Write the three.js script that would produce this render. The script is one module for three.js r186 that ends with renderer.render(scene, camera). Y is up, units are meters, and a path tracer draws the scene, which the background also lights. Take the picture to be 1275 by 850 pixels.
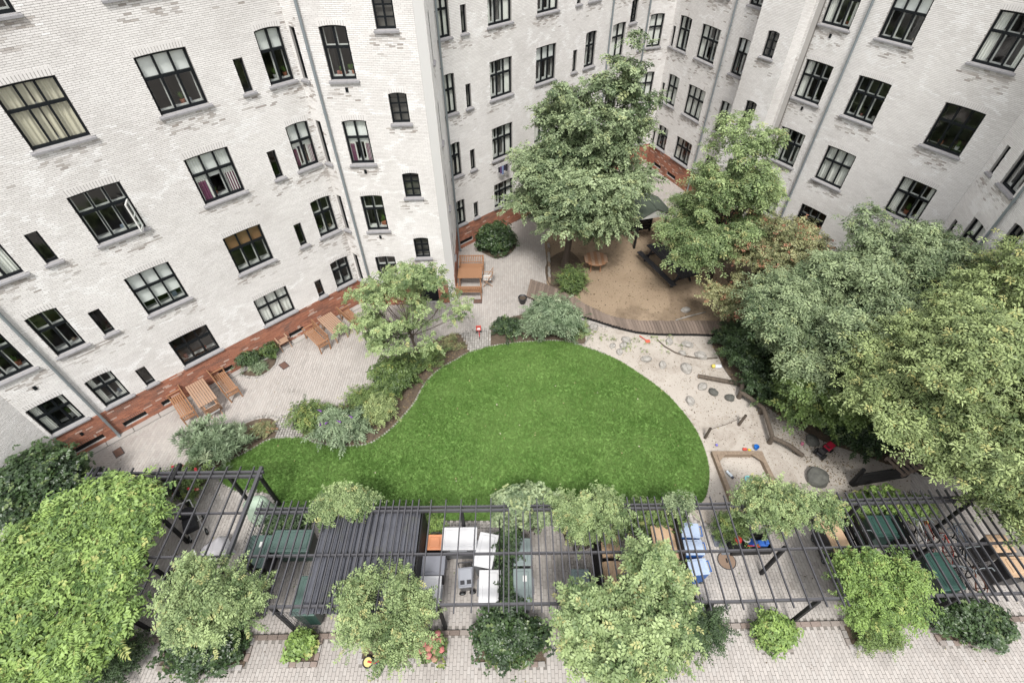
import * as THREE from 'three';
import { mergeGeometries } from 'three/addons/utils/BufferGeometryUtils.js';
import { RoundedBoxGeometry } from 'three/addons/geometries/RoundedBoxGeometry.js';

// ---------------------------------------------------------------- camera, sky, sun, exposure
const scene = new THREE.Scene();
const camera = new THREE.PerspectiveCamera(67.83, 1275 / 850, 0.1, 400);
camera.position.set(0, 16.9, 0);
camera.rotation.order = 'YXZ';
camera.rotation.set(-0.7974, 0, -0.0111);

const SKY_W = 64, SKY_H = 32, skyData = new Float32Array(SKY_W * SKY_H * 4);
for (let j = 0; j < SKY_H; j++) for (let i = 0; i < SKY_W; i++) {
  const el = ((j + 0.5) / SKY_H - 0.5) * Math.PI, s = Math.sin(el);
  const L = s > 0 ? (1 + 2 * s) / 3 : 0.33;
  const k = (j * SKY_W + i) * 4;
  skyData[k] = 0.70 * L; skyData[k + 1] = 0.70 * L; skyData[k + 2] = 0.72 * L; skyData[k + 3] = 1;
}
const skyTexture = new THREE.DataTexture(skyData, SKY_W, SKY_H, THREE.RGBAFormat, THREE.FloatType);
skyTexture.mapping = THREE.EquirectangularReflectionMapping;
skyTexture.magFilter = THREE.LinearFilter; skyTexture.minFilter = THREE.LinearFilter; skyTexture.needsUpdate = true;
scene.background = skyTexture; scene.environment = skyTexture;

const sun = new THREE.DirectionalLight(new THREE.Color(1, 0.97, 0.92), 1.5);
sun.position.set(-1, 40, 12); sun.target.position.set(0, 0, -14);
sun.castShadow = true; sun.shadow.radius = 24; sun.shadow.mapSize.set(2048, 2048);
Object.assign(sun.shadow.camera, { left: -32, right: 32, top: 32, bottom: -32, near: 1, far: 90 });
scene.add(sun, sun.target);

const renderer = new THREE.WebGLRenderer({ antialias: true });
renderer.toneMapping = THREE.LinearToneMapping;
renderer.toneMappingExposure = 2.8;
renderer.shadowMap.enabled = true;

// ---------------------------------------------------------------- helpers
function rng(seed) { let a = seed >>> 0; return () => { a = (a + 0x6D2B79F5) | 0; let t = Math.imul(a ^ (a >>> 15), 1 | a); t = (t + Math.imul(t ^ (t >>> 7), 61 | t)) ^ t; return ((t ^ (t >>> 14)) >>> 0) / 4294967296; }; }
const hash2 = (x, y, s) => { let h = Math.imul(x | 0, 374761393) + Math.imul(y | 0, 668265263) + Math.imul(s | 0, 974634541); h = Math.imul(h ^ (h >>> 13), 1274126177); return ((h ^ (h >>> 16)) >>> 0) / 4294967296; };
function vnoise(x, y, s = 1, per = 0) {
  const xi = Math.floor(x), yi = Math.floor(y), fx = x - xi, fy = y - yi, m = (v) => per ? ((v % per) + per) % per : v;
  const u = fx * fx * (3 - 2 * fx), v = fy * fy * (3 - 2 * fy);
  const a = hash2(m(xi), m(yi), s), b = hash2(m(xi + 1), m(yi), s), c = hash2(m(xi), m(yi + 1), s), d = hash2(m(xi + 1), m(yi + 1), s);
  return a + (b - a) * u + (c - a) * v + (a - b - c + d) * u * v;
}
function fbm(x, y, s, per = 0, oct = 4) { let a = 0, w = 0.5, n = 0; for (let i = 0; i < oct; i++) { const k = 1 << i; a += w * vnoise(x * k, y * k, s + i, per * k); n += w; w *= 0.5; } return a / n; }
const lerp = (a, b, t) => a + (b - a) * t, clamp = (v, a = 0, b = 1) => Math.min(b, Math.max(a, v));
const sstep = (a, b, v) => { const t = clamp((v - a) / (b - a)); return t * t * (3 - 2 * t); };
const mix3 = (a, b, t) => [lerp(a[0], b[0], t), lerp(a[1], b[1], t), lerp(a[2], b[2], t)];
const V = (x, y, z) => new THREE.Vector3(x, y, z);
const toS = (v) => Math.round(255 * clamp(v <= 0.0031308 ? v * 12.92 : 1.055 * Math.pow(v, 1 / 2.4) - 0.055));

// a tiling texture whose fn(u, v) gives linear rgb; size metres is set by repeat
function colourMap(n, fn, metres) {
  const d = new Uint8Array(n * n * 4);
  for (let j = 0; j < n; j++) for (let i = 0; i < n; i++) { const c = fn(i / n, j / n), k = (j * n + i) * 4; d[k] = toS(c[0]); d[k + 1] = toS(c[1]); d[k + 2] = toS(c[2]); d[k + 3] = 255; }
  const t = new THREE.DataTexture(d, n, n); t.colorSpace = THREE.SRGBColorSpace; t.wrapS = t.wrapT = THREE.RepeatWrapping;
  t.magFilter = THREE.LinearFilter; t.minFilter = THREE.LinearFilter; t.repeat.set(1 / metres, 1 / metres); t.needsUpdate = true; return t;
}
function heightMap(n, fn, metres) {
  const d = new Uint8Array(n * n * 4);
  for (let j = 0; j < n; j++) for (let i = 0; i < n; i++) { const h = Math.round(255 * clamp(fn(i / n, j / n))), k = (j * n + i) * 4; d[k] = d[k + 1] = d[k + 2] = h; d[k + 3] = 255; }
  const t = new THREE.DataTexture(d, n, n); t.wrapS = t.wrapT = THREE.RepeatWrapping; t.magFilter = THREE.LinearFilter; t.minFilter = THREE.LinearFilter; t.repeat.set(1 / metres, 1 / metres); t.needsUpdate = true; return t;
}
const rgb = (c) => new THREE.Color().setRGB(c[0], c[1], c[2]);
const mat = (c, roughness = 0.8, more = {}) => new THREE.MeshStandardMaterial({ color: rgb(c), roughness, ...more });

const taken = new Map();
function numbered(name) { const n = taken.get(name) ?? 0; taken.set(name, n + 1); return n ? name + '_' + String(n).padStart(3, '0') : name; }
function tag(o, label, category, group, kind) { o.userData.label = label; if (category) o.userData.category = category; if (group) o.userData.group = group; if (kind) o.userData.kind = kind; return o; }
function thing(name, label, category, group, pos = [0, 0, 0], turn = 0) {
  const o = new THREE.Group(); o.name = numbered(name); o.position.set(...pos); o.rotation.y = turn; scene.add(o); return tag(o, label, category, group);
}
function part(name, geo, m, parent) { const o = new THREE.Mesh(Array.isArray(geo) ? merge(geo) : geo, m); o.name = name; parent.add(o); return o; }
function structure(name, geo, m, label) { const o = new THREE.Mesh(Array.isArray(geo) ? merge(geo) : geo, m); o.name = numbered(name); o.userData.kind = 'structure'; if (label) o.userData.label = label; scene.add(o); return o; }
function copy(src, label, pos, turn) { const o = src.clone(); o.name = numbered(src.name.replace(/_\d{3}$/, '')); o.userData = { ...src.userData }; if (label) o.userData.label = label; o.position.set(...pos); o.rotation.y = turn; scene.add(o); return o; }
function merge(list) { return mergeGeometries(list.map((g) => { const k = g.index ? g.toNonIndexed() : g; for (const a of Object.keys(k.attributes)) if (!['position', 'normal', 'uv'].includes(a)) k.deleteAttribute(a); return k; })); }
const box = (w, h, d, x = 0, y = 0, z = 0, rx = 0, ry = 0, rz = 0) => { const g = new THREE.BoxGeometry(w, h, d); if (rx) g.rotateX(rx); if (ry) g.rotateY(ry); if (rz) g.rotateZ(rz); g.translate(x, y, z); return g; };
const rbox = (w, h, d, r, x = 0, y = 0, z = 0) => new RoundedBoxGeometry(w, h, d, 2, r).translate(x, y, z);
const cyl = (r0, r1, h, x = 0, y = 0, z = 0, n = 12) => new THREE.CylinderGeometry(r0, r1, h, n).translate(x, y, z);
function bar(a, b, w, h = w) { // square bar from a to b
  const A = V(...a), B = V(...b), d = B.clone().sub(A), L = d.length(), g = new THREE.BoxGeometry(w, h, L);
  const m = new THREE.Matrix4().lookAt(V(0, 0, 0), d, Math.abs(d.y) / L > 0.95 ? V(0, 0, 1) : V(0, 1, 0)); g.applyMatrix4(m); g.translate((a[0] + b[0]) / 2, (a[1] + b[1]) / 2, (a[2] + b[2]) / 2); return g;
}
const pipeGeo = (pts, r, seg = 8) => new THREE.TubeGeometry(new THREE.CatmullRomCurve3(pts.map((q) => V(...q)), false, 'catmullrom', 0.2), Math.max(6, pts.length * 4), r, seg);
function taperTube(pts, radii, seg = 7) { // tapered limb along points
  const pos = [], idx = [], uv = [], n = pts.length;
  for (let i = 0; i < n; i++) {
    const t = pts[Math.min(n - 1, i + 1)].clone().sub(pts[Math.max(0, i - 1)]).normalize();
    const a = Math.abs(t.y) > 0.9 ? V(1, 0, 0) : V(0, 1, 0), u = a.cross(t).normalize(), v = t.clone().cross(u);
    for (let k = 0; k <= seg; k++) { const w = k / seg * Math.PI * 2, p = pts[i].clone().addScaledVector(u, Math.cos(w) * radii[i]).addScaledVector(v, Math.sin(w) * radii[i]); pos.push(p.x, p.y, p.z); uv.push(k / seg, i * 0.5); }
  }
  for (let i = 0; i < n - 1; i++) for (let k = 0; k < seg; k++) { const a = i * (seg + 1) + k, b = a + seg + 1; idx.push(a, b, a + 1, b, b + 1, a + 1); }
  const g = new THREE.BufferGeometry(); g.setAttribute('position', new THREE.Float32BufferAttribute(pos, 3)); g.setAttribute('uv', new THREE.Float32BufferAttribute(uv, 2)); g.setIndex(idx); g.computeVertexNormals(); return g;
}
const inPoly = (x, z, P) => { let c = false; for (let i = 0, j = P.length - 1; i < P.length; j = i++) { const [xi, zi] = P[i], [xj, zj] = P[j]; if ((zi > z) !== (zj > z) && x < (xj - xi) * (z - zi) / (zj - zi) + xi) c = !c; } return c; };
const smooth = (P, n = 6, closed = true) => new THREE.CatmullRomCurve3(P.map(([x, z]) => V(x, 0, z)), closed, 'centripetal').getPoints(P.length * n).map((q) => [q.x, q.z]).slice(0, closed ? -1 : undefined);
function flat(P, y, depth = 0) { // ground sheet from plan points, uv in metres; with depth it gets sides
  const s = new THREE.Shape(P.map(([x, z]) => new THREE.Vector2(x, -z)));
  const g = depth ? new THREE.ExtrudeGeometry(s, { depth, bevelEnabled: false }) : new THREE.ShapeGeometry(s);
  g.rotateX(-Math.PI / 2); g.translate(0, y - depth, 0); return g;
}
function instanced(name, geo, m, items, parent) { // items: [Matrix4, rgb]
  const o = new THREE.InstancedMesh(geo, m, items.length), c = new THREE.Color();
  items.forEach(([M, k], i) => { o.setMatrixAt(i, M); o.setColorAt(i, c.setRGB(k[0], k[1], k[2])); });
  o.name = parent === scene ? numbered(name) : name; o.userData.kind = 'stuff'; parent.add(o); return o;
}
const M4 = (x, y, z, q, sx, sy, sz) => new THREE.Matrix4().compose(V(x, y, z), q ?? new THREE.Quaternion(), V(sx, sy, sz));
const eul = (x, y, z, o = 'YXZ') => new THREE.Quaternion().setFromEuler(new THREE.Euler(x, y, z, o));

// ---------------------------------------------------------------- materials
const WHITE = [1, 1, 1];
const grainH = heightMap(256, (u, v) => fbm(u * 24, v * 24, 11, 24), 0.8);
const fineH = heightMap(256, (u, v) => fbm(u * 64, v * 64, 17, 64, 2), 1.0);
const mBrick = mat(WHITE, 0.92, { bumpMap: grainH, bumpScale: 0.002 });
const mMortar = mat([0.37, 0.355, 0.34], 0.95, { bumpMap: grainH, bumpScale: 0.002 });
const mPlaster = mat([0.76, 0.75, 0.735], 0.9, { bumpMap: grainH, bumpScale: 0.003 });
const mFrame = new THREE.MeshPhysicalMaterial({ color: rgb([0.006, 0.008, 0.010]), roughness: 0.55, specularIntensity: 0.5 });
const mSash = mat([0.62, 0.62, 0.60], 0.5);
const mSlate = mat([0.27, 0.265, 0.275], 0.6, { map: colourMap(128, (u, v) => { const k = 0.55 + 0.9 * fbm(u * 10, v * 10, 71, 10); return [k, k, k]; }, 0.7), bumpMap: grainH, bumpScale: 0.002 });
const mGlass = new THREE.MeshPhysicalMaterial({ color: rgb([0.93, 0.96, 0.95]), roughness: 0.03, transmission: 1, thickness: 0, ior: 1.75 });
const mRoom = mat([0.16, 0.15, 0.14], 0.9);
const mCurtain = new THREE.MeshPhysicalMaterial({ color: rgb([0.76, 0.75, 0.71]), roughness: 1, side: THREE.DoubleSide });
const mCurtainWarm = mat([0.60, 0.55, 0.43], 0.95, { side: THREE.DoubleSide });
const mBlind = mat([0.82, 0.82, 0.80], 0.9, { side: THREE.DoubleSide });
const mWoodBlind = mat([0.25, 0.13, 0.06], 0.7);
const mPurple = mat([0.16, 0.05, 0.10], 0.95, { side: THREE.DoubleSide });
const mPotT = mat([0.35, 0.13, 0.07], 0.85), mPotW = mat([0.6, 0.6, 0.58], 0.5);
const mPipe = mat([0.24, 0.27, 0.285], 0.45, { metalness: 0.3 });
const mDarkMetal = mat([0.045, 0.045, 0.05], 0.5);
const mPergola = mat([0.062, 0.061, 0.068], 0.55, { bumpMap: grainH, bumpScale: 0.002 });
const mPost = mat([0.007, 0.007, 0.008], 0.7);
const mRoofSheet = mat([0.085, 0.088, 0.105], 0.5, { map: colourMap(256, (u, v) => { const k = 0.6 + 0.7 * fbm(u * 6, v * 6, 51, 6), st = sstep(0.62, 0.75, fbm(u * 5, v * 5, 57, 5)); return mix3([k, k, k], [k * 1.6, k * 1.35, k], st); }, 2) });
const woodTex = (a, b, seed) => colourMap(256, (u, v) => { const g = fbm(u * 3, v * 40, seed, 0 || 40, 3), f = fbm(u * 12, v * 80, seed + 5, 80, 2); return mix3(a, b, clamp(0.25 + g * 0.8 - f * 0.3)); }, 1);
const mTeak = mat(WHITE, 0.7, { map: woodTex([0.40, 0.215, 0.115], [0.22, 0.11, 0.06], 91) });
const mTeakLight = mat(WHITE, 0.7, { map: woodTex([0.45, 0.30, 0.205], [0.25, 0.155, 0.105], 95) });
const mDeck = [0, 1, 2, 3].map((i) => { const k = [1, 0.86, 1.12, 0.75][i]; return mat([k, k, k * 0.98], 0.85, { map: woodTex([0.24, 0.185, 0.15], [0.13, 0.10, 0.085], 103) }); });
const mLog = mat(WHITE, 0.9, { map: woodTex([0.13, 0.105, 0.08], [0.055, 0.042, 0.033], 109), bumpMap: grainH, bumpScale: 0.01 });
const mOldWood = mat(WHITE, 0.9, { map: woodTex([0.30, 0.23, 0.17], [0.16, 0.12, 0.085], 113), bumpMap: grainH, bumpScale: 0.006 });
const mBark = mat([0.085, 0.065, 0.05], 0.95, { bumpMap: grainH, bumpScale: 0.012 });
const mStone = mat(WHITE, 0.9, { map: colourMap(256, (u, v) => mix3([0.34, 0.325, 0.30], [0.22, 0.205, 0.185], sstep(0.3, 0.75, fbm(u * 6, v * 6, 131, 6))), 0.5), bumpMap: grainH, bumpScale: 0.01 });
const mStoneDark = mat(WHITE, 0.9, { map: colourMap(128, (u, v) => mix3([0.13, 0.13, 0.115], [0.06, 0.06, 0.055], fbm(u * 6, v * 6, 137, 6)), 0.5), bumpMap: grainH, bumpScale: 0.01 });
const mPaver = mat(WHITE, 0.9, { bumpMap: fineH, bumpScale: 0.0015 });
const leafMat = (r = 0.5) => new THREE.MeshPhysicalMaterial({ color: rgb(WHITE), roughness: r, side: THREE.DoubleSide, transmission: 0.15, thickness: 0 });
const mLeaf = leafMat(0.55), mLeafGloss = leafMat(0.4);
const plastic = (c, r = 0.45) => mat(c, r);

// ---------------------------------------------------------------- ground and its surfaces
const jointMap = colourMap(256, (u, v) => mix3([0.24, 0.225, 0.205], [0.15, 0.138, 0.125], fbm(u * 20, v * 20, 31, 20)), 1.5);
{
  const g = new THREE.PlaneGeometry(240, 240); g.rotateX(-Math.PI / 2); g.translate(0, -0.02, -15);
  const uv = g.attributes.uv; for (let i = 0; i < uv.count; i++) uv.setXY(i, uv.getX(i) * 240, uv.getY(i) * 240);
  structure('ground', g, mat(WHITE, 0.95, { map: jointMap }), 'sandy joint bed under the paving');
}
const LAWN = smooth([[-11.16, -9.87], [-10.81, -10.31], [-10.31, -10.66], [-9.62, -11.23], [-8.99, -11.33], [-8.32, -11.33], [-7.78, -11.09], [-7.09, -10.97], [-6.21, -10.92], [-5.58, -11.04], [-5.0, -11.54], [-4.6, -12.1], [-4.1, -13.0], [-3.72, -14.13], [-3.16, -14.88], [-2.53, -15.38], [-1.89, -15.86], [-0.93, -16.2], [0.09, -16.39], [1.3, -16.5], [2.48, -16.46], [3.34, -16.09], [4.13, -15.67], [4.8, -15.19], [5.37, -14.64], [5.92, -14.03], [6.44, -13.37], [6.79, -12.73], [7.1, -11.96], [7.3, -11.2], [7.33, -10.03], [7.1, -9.12], [6.64, -8.4], [5.5, -7.95], [3, -7.85], [-1.1, -7.85], [-5, -7.95], [-8.2, -8.0], [-8.7, -8.9], [-10.2, -9.1]], 4);
const SAND = smooth([[3.2, -16.2], [3.3, -17.3], [4.3, -17.4], [6.1, -16.9], [8.0, -16.75], [9.9, -16.6], [9.3, -15.2], [9.5, -14.0], [10.6, -12.4], [11.9, -11.0], [13.2, -10.3], [14.6, -9.6], [13.6, -8.2], [11.5, -7.7], [8.5, -7.75], [6.3, -7.8], [6.0, -9.5], [6.3, -12]], 4);
const DIRT = smooth([[2.05, -25.0], [1.98, -22.5], [1.95, -20.3], [3.05, -19.3], [3.71, -18.6], [4.72, -17.9], [5.9, -17.5], [8.2, -17.4], [10.6, -17.3], [11.3, -18.9], [11.5, -22.1], [10.2, -25.2], [8.6, -27.4], [5.5, -27.0], [3.3, -26.4]], 4);
const BED_MID = smooth([[-8.5, -12.5], [-8.28, -11.25], [-7.1, -10.95], [-5.6, -10.98], [-4.9, -11.6], [-4.05, -13], [-3.7, -14.1], [-2.5, -15.35], [-1.95, -15.85], [-2.5, -17.05], [-3.65, -16.56], [-4.98, -15.41], [-5.6, -14.75], [-6.0, -14.0], [-6.7, -13.1], [-7.6, -12.6]], 4);
const BED_LEFT = smooth([[-12.4, -9.9], [-12.1, -10.82], [-10.95, -11.93], [-10.3, -12.25], [-9.72, -12.2], [-9.38, -11.4], [-9.8, -11.1], [-10.8, -10.3], [-11.2, -9.6], [-11.6, -9.2]], 4);
const BED_SHRUB = smooth([[-0.95, -16.2], [-1.0, -17.5], [0.1, -18.2], [1.6, -18.4], [2.6, -18.2], [3.3, -17.4], [3.35, -16.3], [2.4, -16.48], [0.1, -16.38]], 4);
const BED_RIGHT = smooth([[9.3, -16.6], [9.3, -15.2], [9.5, -14.0], [10.6, -12.4], [11.9, -11.0], [13.2, -10.3], [14.6, -9.6], [16.2, -9.4], [17.0, -12], [17.6, -17.4], [15.3, -21.8], [12.5, -24.2], [11.3, -22], [11.4, -18.9], [10.4, -17.2]], 4);
const BED_OVAL = smooth([[-1.9, -24.9], [-1.75, -23.7], [-0.75, -22.95], [0.1, -23.6], [0.3, -24.9], [-0.5, -25.9], [-1.4, -25.8]], 4);
const BED_ROUND = smooth([[-12.25, -15.3], [-12.12, -14.85], [-11.75, -14.6], [-11.04, -14.6], [-10.66, -15.2], [-10.85, -15.9], [-11.3, -16.1]], 4);
const BED_TREE = smooth([[2.0, -22.6], [2.0, -20.5], [3.0, -19.6], [3.7, -20.2], [3.9, -22.2], [3.2, -23.6]], 4);
const COBBLE1 = [[-9.70, -12.35], [-8.55, -12.6], [-8.28, -11.28], [-9.35, -11.3]];
const COBBLE2 = [[-2.5, -17.08], [-1.05, -17.5], [-0.95, -16.15], [-1.92, -15.84]];

const mSoil = mat(WHITE, 1, { map: colourMap(512, (u, v) => { const a = fbm(u * 20, v * 20, 211, 20), b = hash2(Math.floor(u * 180), Math.floor(v * 180), 5); return mix3([0.075, 0.055, 0.04], [0.15, 0.115, 0.08], clamp(a * 0.7 + (b > 0.9 ? 0.5 : 0))); }, 2), bumpMap: fineH, bumpScale: 0.02 });
const sandTex = colourMap(1024, (u, v) => { const a = fbm(u * 9, v * 9, 221, 9, 5), b = fbm(u * 60, v * 60, 229, 60, 2), s = sstep(0.60, 0.68, fbm(u * 7, v * 7, 233, 7, 5)); let c = mix3([0.46, 0.42, 0.375], [0.36, 0.322, 0.28], a); c = mix3(c, [0.20, 0.16, 0.125], s * 0.45 * b); return hash2(Math.floor(u * 420), Math.floor(v * 420), 9) > 0.988 ? [0.1, 0.08, 0.06] : c; }, 7);
const dirtTex = colourMap(1024, (u, v) => { const a = fbm(u * 7, v * 7, 241, 7, 5), b = fbm(u * 50, v * 50, 247, 50, 2), s = sstep(0.5, 0.62, fbm(u * 5, v * 5, 251, 5, 5)); let c = mix3([0.34, 0.26, 0.18], [0.245, 0.18, 0.12], a); c = mix3(c, [0.15, 0.108, 0.072], s * (0.35 + 0.5 * b)); return hash2(Math.floor(u * 400), Math.floor(v * 400), 12) > 0.985 ? [0.09, 0.065, 0.045] : c; }, 7);
const grassTex = colourMap(1024, (u, v) => { const a = fbm(u * 10, v * 10, 261, 10, 5), b = fbm(u * 110, v * 110, 263, 110, 2), c = fbm(u * 40, v * 40, 269, 40, 3); let k = mix3([0.068, 0.150, 0.024], [0.152, 0.265, 0.066], clamp(0.15 + 0.9 * b * (0.6 + a) * c * 2.2 - 0.2)); return hash2(Math.floor(u * 300), Math.floor(v * 300), 3) > 0.994 ? mix3(k, [0.16, 0.14, 0.06], 0.6) : k; }, 8);
structure('lawn', flat(LAWN, 0.03, 0.05), mat(WHITE, 0.95, { map: grassTex, bumpMap: fineH, bumpScale: 0.02 }), 'mown green lawn with a curved edge');
structure('sand_pit', flat(SAND, 0.004, 0), mat(WHITE, 1, { map: sandTex, bumpMap: grainH, bumpScale: 0.02 }), 'pale sandy play area beside the lawn');
structure('dirt_yard', flat(DIRT, 0.012, 0), mat(WHITE, 1, { map: dirtTex, bumpMap: grainH, bumpScale: 0.02 }), 'trodden brown earth behind the boardwalk');
for (const [P, l] of [[BED_MID, 'soil bed between terrace and lawn'], [BED_LEFT, 'soil bed by the willow shrub'], [BED_SHRUB, 'soil bed at the far end of the lawn'], [BED_RIGHT, 'soil under the trees on the sand side'], [BED_OVAL, 'oval soil bed in the terrace'], [BED_ROUND, 'half round soil bed at the wall'], [BED_TREE, 'soil around the tall tree']]) structure('soil_bed', flat(P, 0.018, 0), mSoil, l);

// ---------------------------------------------------------------- the walls round the courtyard (plan)
const P_W1 = [-16.77, -10.46], U_W1 = [0.7207, -0.6932];
const along = (P, U, s) => [P[0] + U[0] * s, P[1] + U[1] * s];
const E_W1 = along(P_W1, U_W1, 12.95);
const YARD = [[-17.6, -7.6], P_W1, E_W1, [-6.96, -19.12], [-3.1, -19.3], [-2.8, -19.75], [-2.98, -23.78], [7.88, -33.4], [9.6, -33.95], [13.4, -25.7], [13.75, -25.8], [18.27, -18.5], [16.1, -7.6], [15.6, -2.6], [-18.5, -2.6]];

// ---------------------------------------------------------------- paving
const PLANTERS = { // edged beds along the kerb: x0, x1, z0 (kerb side), z1
  a: [-6.72, -5.72, -4.36, -3.56], b: [-4.55, -2.02, -4.36, -3.62], c: [-1.2, 0.92, -4.38, -3.50], d: [7.05, 8.05, -4.55, -3.80], e: [9.72, 11.4, -4.58, -3.84], f: [12.4, 14.25, -4.66, -3.92], g: [-10.3, -7.75, -4.36, -3.5],
};
{
  const r = rng(7), items = [], bw = 0.104, bl = 0.208, geo = box(1, 1, 1, 0, -0.5, 0);
  const holes = [LAWN, SAND, DIRT, BED_MID, BED_LEFT, BED_SHRUB, BED_RIGHT, BED_OVAL, BED_ROUND, BED_TREE, COBBLE1, COBBLE2, ...Object.values(PLANTERS).map(([a, b, c, d]) => [[a, c], [b, c], [b, d], [a, d]])];
  const bbs = holes.map((P) => [Math.min(...P.map((q) => q[0])), Math.max(...P.map((q) => q[0])), Math.min(...P.map((q) => q[1])), Math.max(...P.map((q) => q[1]))]);
  for (let i = 0; i * bw < 35; i++) for (let j = 0; j * bl < 32; j++) {
    const x = -18.6 + i * bw, z = -34.2 + j * bl + (i % 2 ? bl / 2 : 0);
    if (!inPoly(x, z, YARD) || Math.abs(z + 4.39 + 0.012 * x) < 0.1) continue;
    let hit = false; for (let k = 0; k < holes.length && !hit; k++) { const b = bbs[k]; if (x > b[0] && x < b[1] && z > b[2] && z < b[3] && inPoly(x, z, holes[k])) hit = true; }
    if (hit) continue;
    const n = fbm(x * 0.45 + 40, z * 0.45 + 40, 301), n2 = fbm(x * 1.6 + 90, z * 1.6 + 90, 307);
    let c = mix3([0.415, 0.385, 0.36], [0.325, 0.297, 0.275], clamp(n * 1.3 - 0.2));
    c = mix3(c, [0.42, 0.405, 0.385], clamp((r() - 0.55) * 0.8)); c = mix3(c, [0.16, 0.145, 0.13], clamp((n2 - 0.62) * 2.2) * r());
    const k = 0.93 + 0.14 * r();
    items.push([M4(x, 0.002 * (r() - 0.5), z, eul((r() - 0.5) * 0.012, 0, (r() - 0.5) * 0.015), bw - 0.009, 0.06, bl - 0.009), c.map((v) => v * k)]);
  }
  const o = instanced('paving_stones', geo, mPaver, items, scene); tag(o, 'pale grey concrete paving stones of the courtyard', 'paving');
}
{ // small granite setts of the two paths onto the lawn, and the edging rows
  const r = rng(9), items = [], geo = rbox(1, 1, 1, 0.16, 0, -0.45, 0);
  const put = (x, z, a, s = 0.098, y = 0.02) => { const k = 0.8 + 0.45 * r(); items.push([M4(x, y + 0.012 * r(), z, eul((r() - 0.5) * 0.1, a + (r() - 0.5) * 0.15, (r() - 0.5) * 0.1), s * (0.9 + 0.1 * r()), 0.07, s * (0.9 + 0.15 * r())), [0.30 * k, 0.285 * k, 0.265 * k]]); };
  for (const P of [COBBLE1, COBBLE2]) for (let x = -10; x < 0; x += 0.108) for (let z = -17.6; z < -11; z += 0.112) if (inPoly(x, z, P)) put(x + (r() - 0.5) * 0.01, z + (r() - 0.5) * 0.01, 0);
  const row = (P, closed, step = 0.115, skip) => { const c = new THREE.CatmullRomCurve3(P.map(([x, z]) => V(x, 0, z)), closed), n = Math.floor(c.getLength() / step); for (let i = 0; i < n; i++) { const q = c.getPointAt(i / n), t = c.getTangentAt(i / n); if (skip && skip(q)) continue; put(q.x, q.z, -Math.atan2(t.z, t.x), 0.085, 0.026); } };
  row(LAWN.filter((_, i) => i % 3 === 0), true, 0.118, (q) => q.z > -10 && q.x > -9 || q.x > 4.2);
  row([[-8.55, -12.65], [-7.6, -12.75], [-6.72, -13.2], [-6.05, -14.05], [-5.6, -14.85], [-5.0, -15.5], [-3.7, -16.65], [-2.5, -17.15]], false); row([[-12.2, -10.9], [-11.0, -12.05], [-10.3, -12.38], [-9.7, -12.4]], false);
  row([[-12.33, -15.3], [-12.15, -14.75], [-11.75, -14.5], [-11.04, -14.5], [-10.58, -15.2], [-10.75, -15.95]], false);
  for (let k = 0; k < 2; k++) row([[-2.6, -7.62 - k * 0.12], [0.4, -7.62 - k * 0.12]], false);
  const o = instanced('granite_setts', geo, mPaver, items, scene); tag(o, 'small grey granite setts of paths and bed edges', 'cobbles');
}
{ // kerb of reddish stones between the pergola floor and the front path
  const kerb = new THREE.Group(); kerb.name = 'kerb'; kerb.userData = { kind: 'structure', label: 'row of reddish kerb stones under the pergola edge' }; scene.add(kerb);
  const r = rng(15), geo = rbox(0.29, 0.12, 0.13, 0.012, 0, 0, 0), ms = [[0.21, 0.165, 0.14], [0.25, 0.2, 0.175], [0.17, 0.135, 0.115], [0.27, 0.235, 0.21]].map((c) => mat(c, 0.9, { bumpMap: grainH, bumpScale: 0.004 }));
  for (let x = -18; x < 16; x += 0.3) { const m = part('kerb_stone', geo, ms[Math.floor(r() * 4)], kerb); m.position.set(x, 0.012 + r() * 0.006, -4.39 - 0.012 * x); m.rotation.y = 0.012 + (r() - 0.5) * 0.02; }
}
{ // paved strip of slabs along the foot of the left building
  const g = new THREE.Group(); g.name = 'plinth_slabs'; g.userData = { kind: 'structure', label: 'pale stone slabs along the foot of the wall' }; scene.add(g);
  const geo = rbox(0.96, 0.09, 0.26, 0.012), r = rng(4), ms = [[0.34, 0.32, 0.3], [0.28, 0.265, 0.25], [0.38, 0.36, 0.335]].map((c) => mat(c, 0.9, { bumpMap: grainH, bumpScale: 0.003 }));
  for (let s = 0.6; s < 12.6; s += 0.98) { const q = along(P_W1, U_W1, s), m = part('slab', geo, ms[Math.floor(r() * 3)], g); m.position.set(q[0] + 0.693 * 0.15, 0.02, q[1] + 0.721 * 0.15); m.rotation.y = Math.atan2(0.6932, 0.7207); }
}
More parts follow.
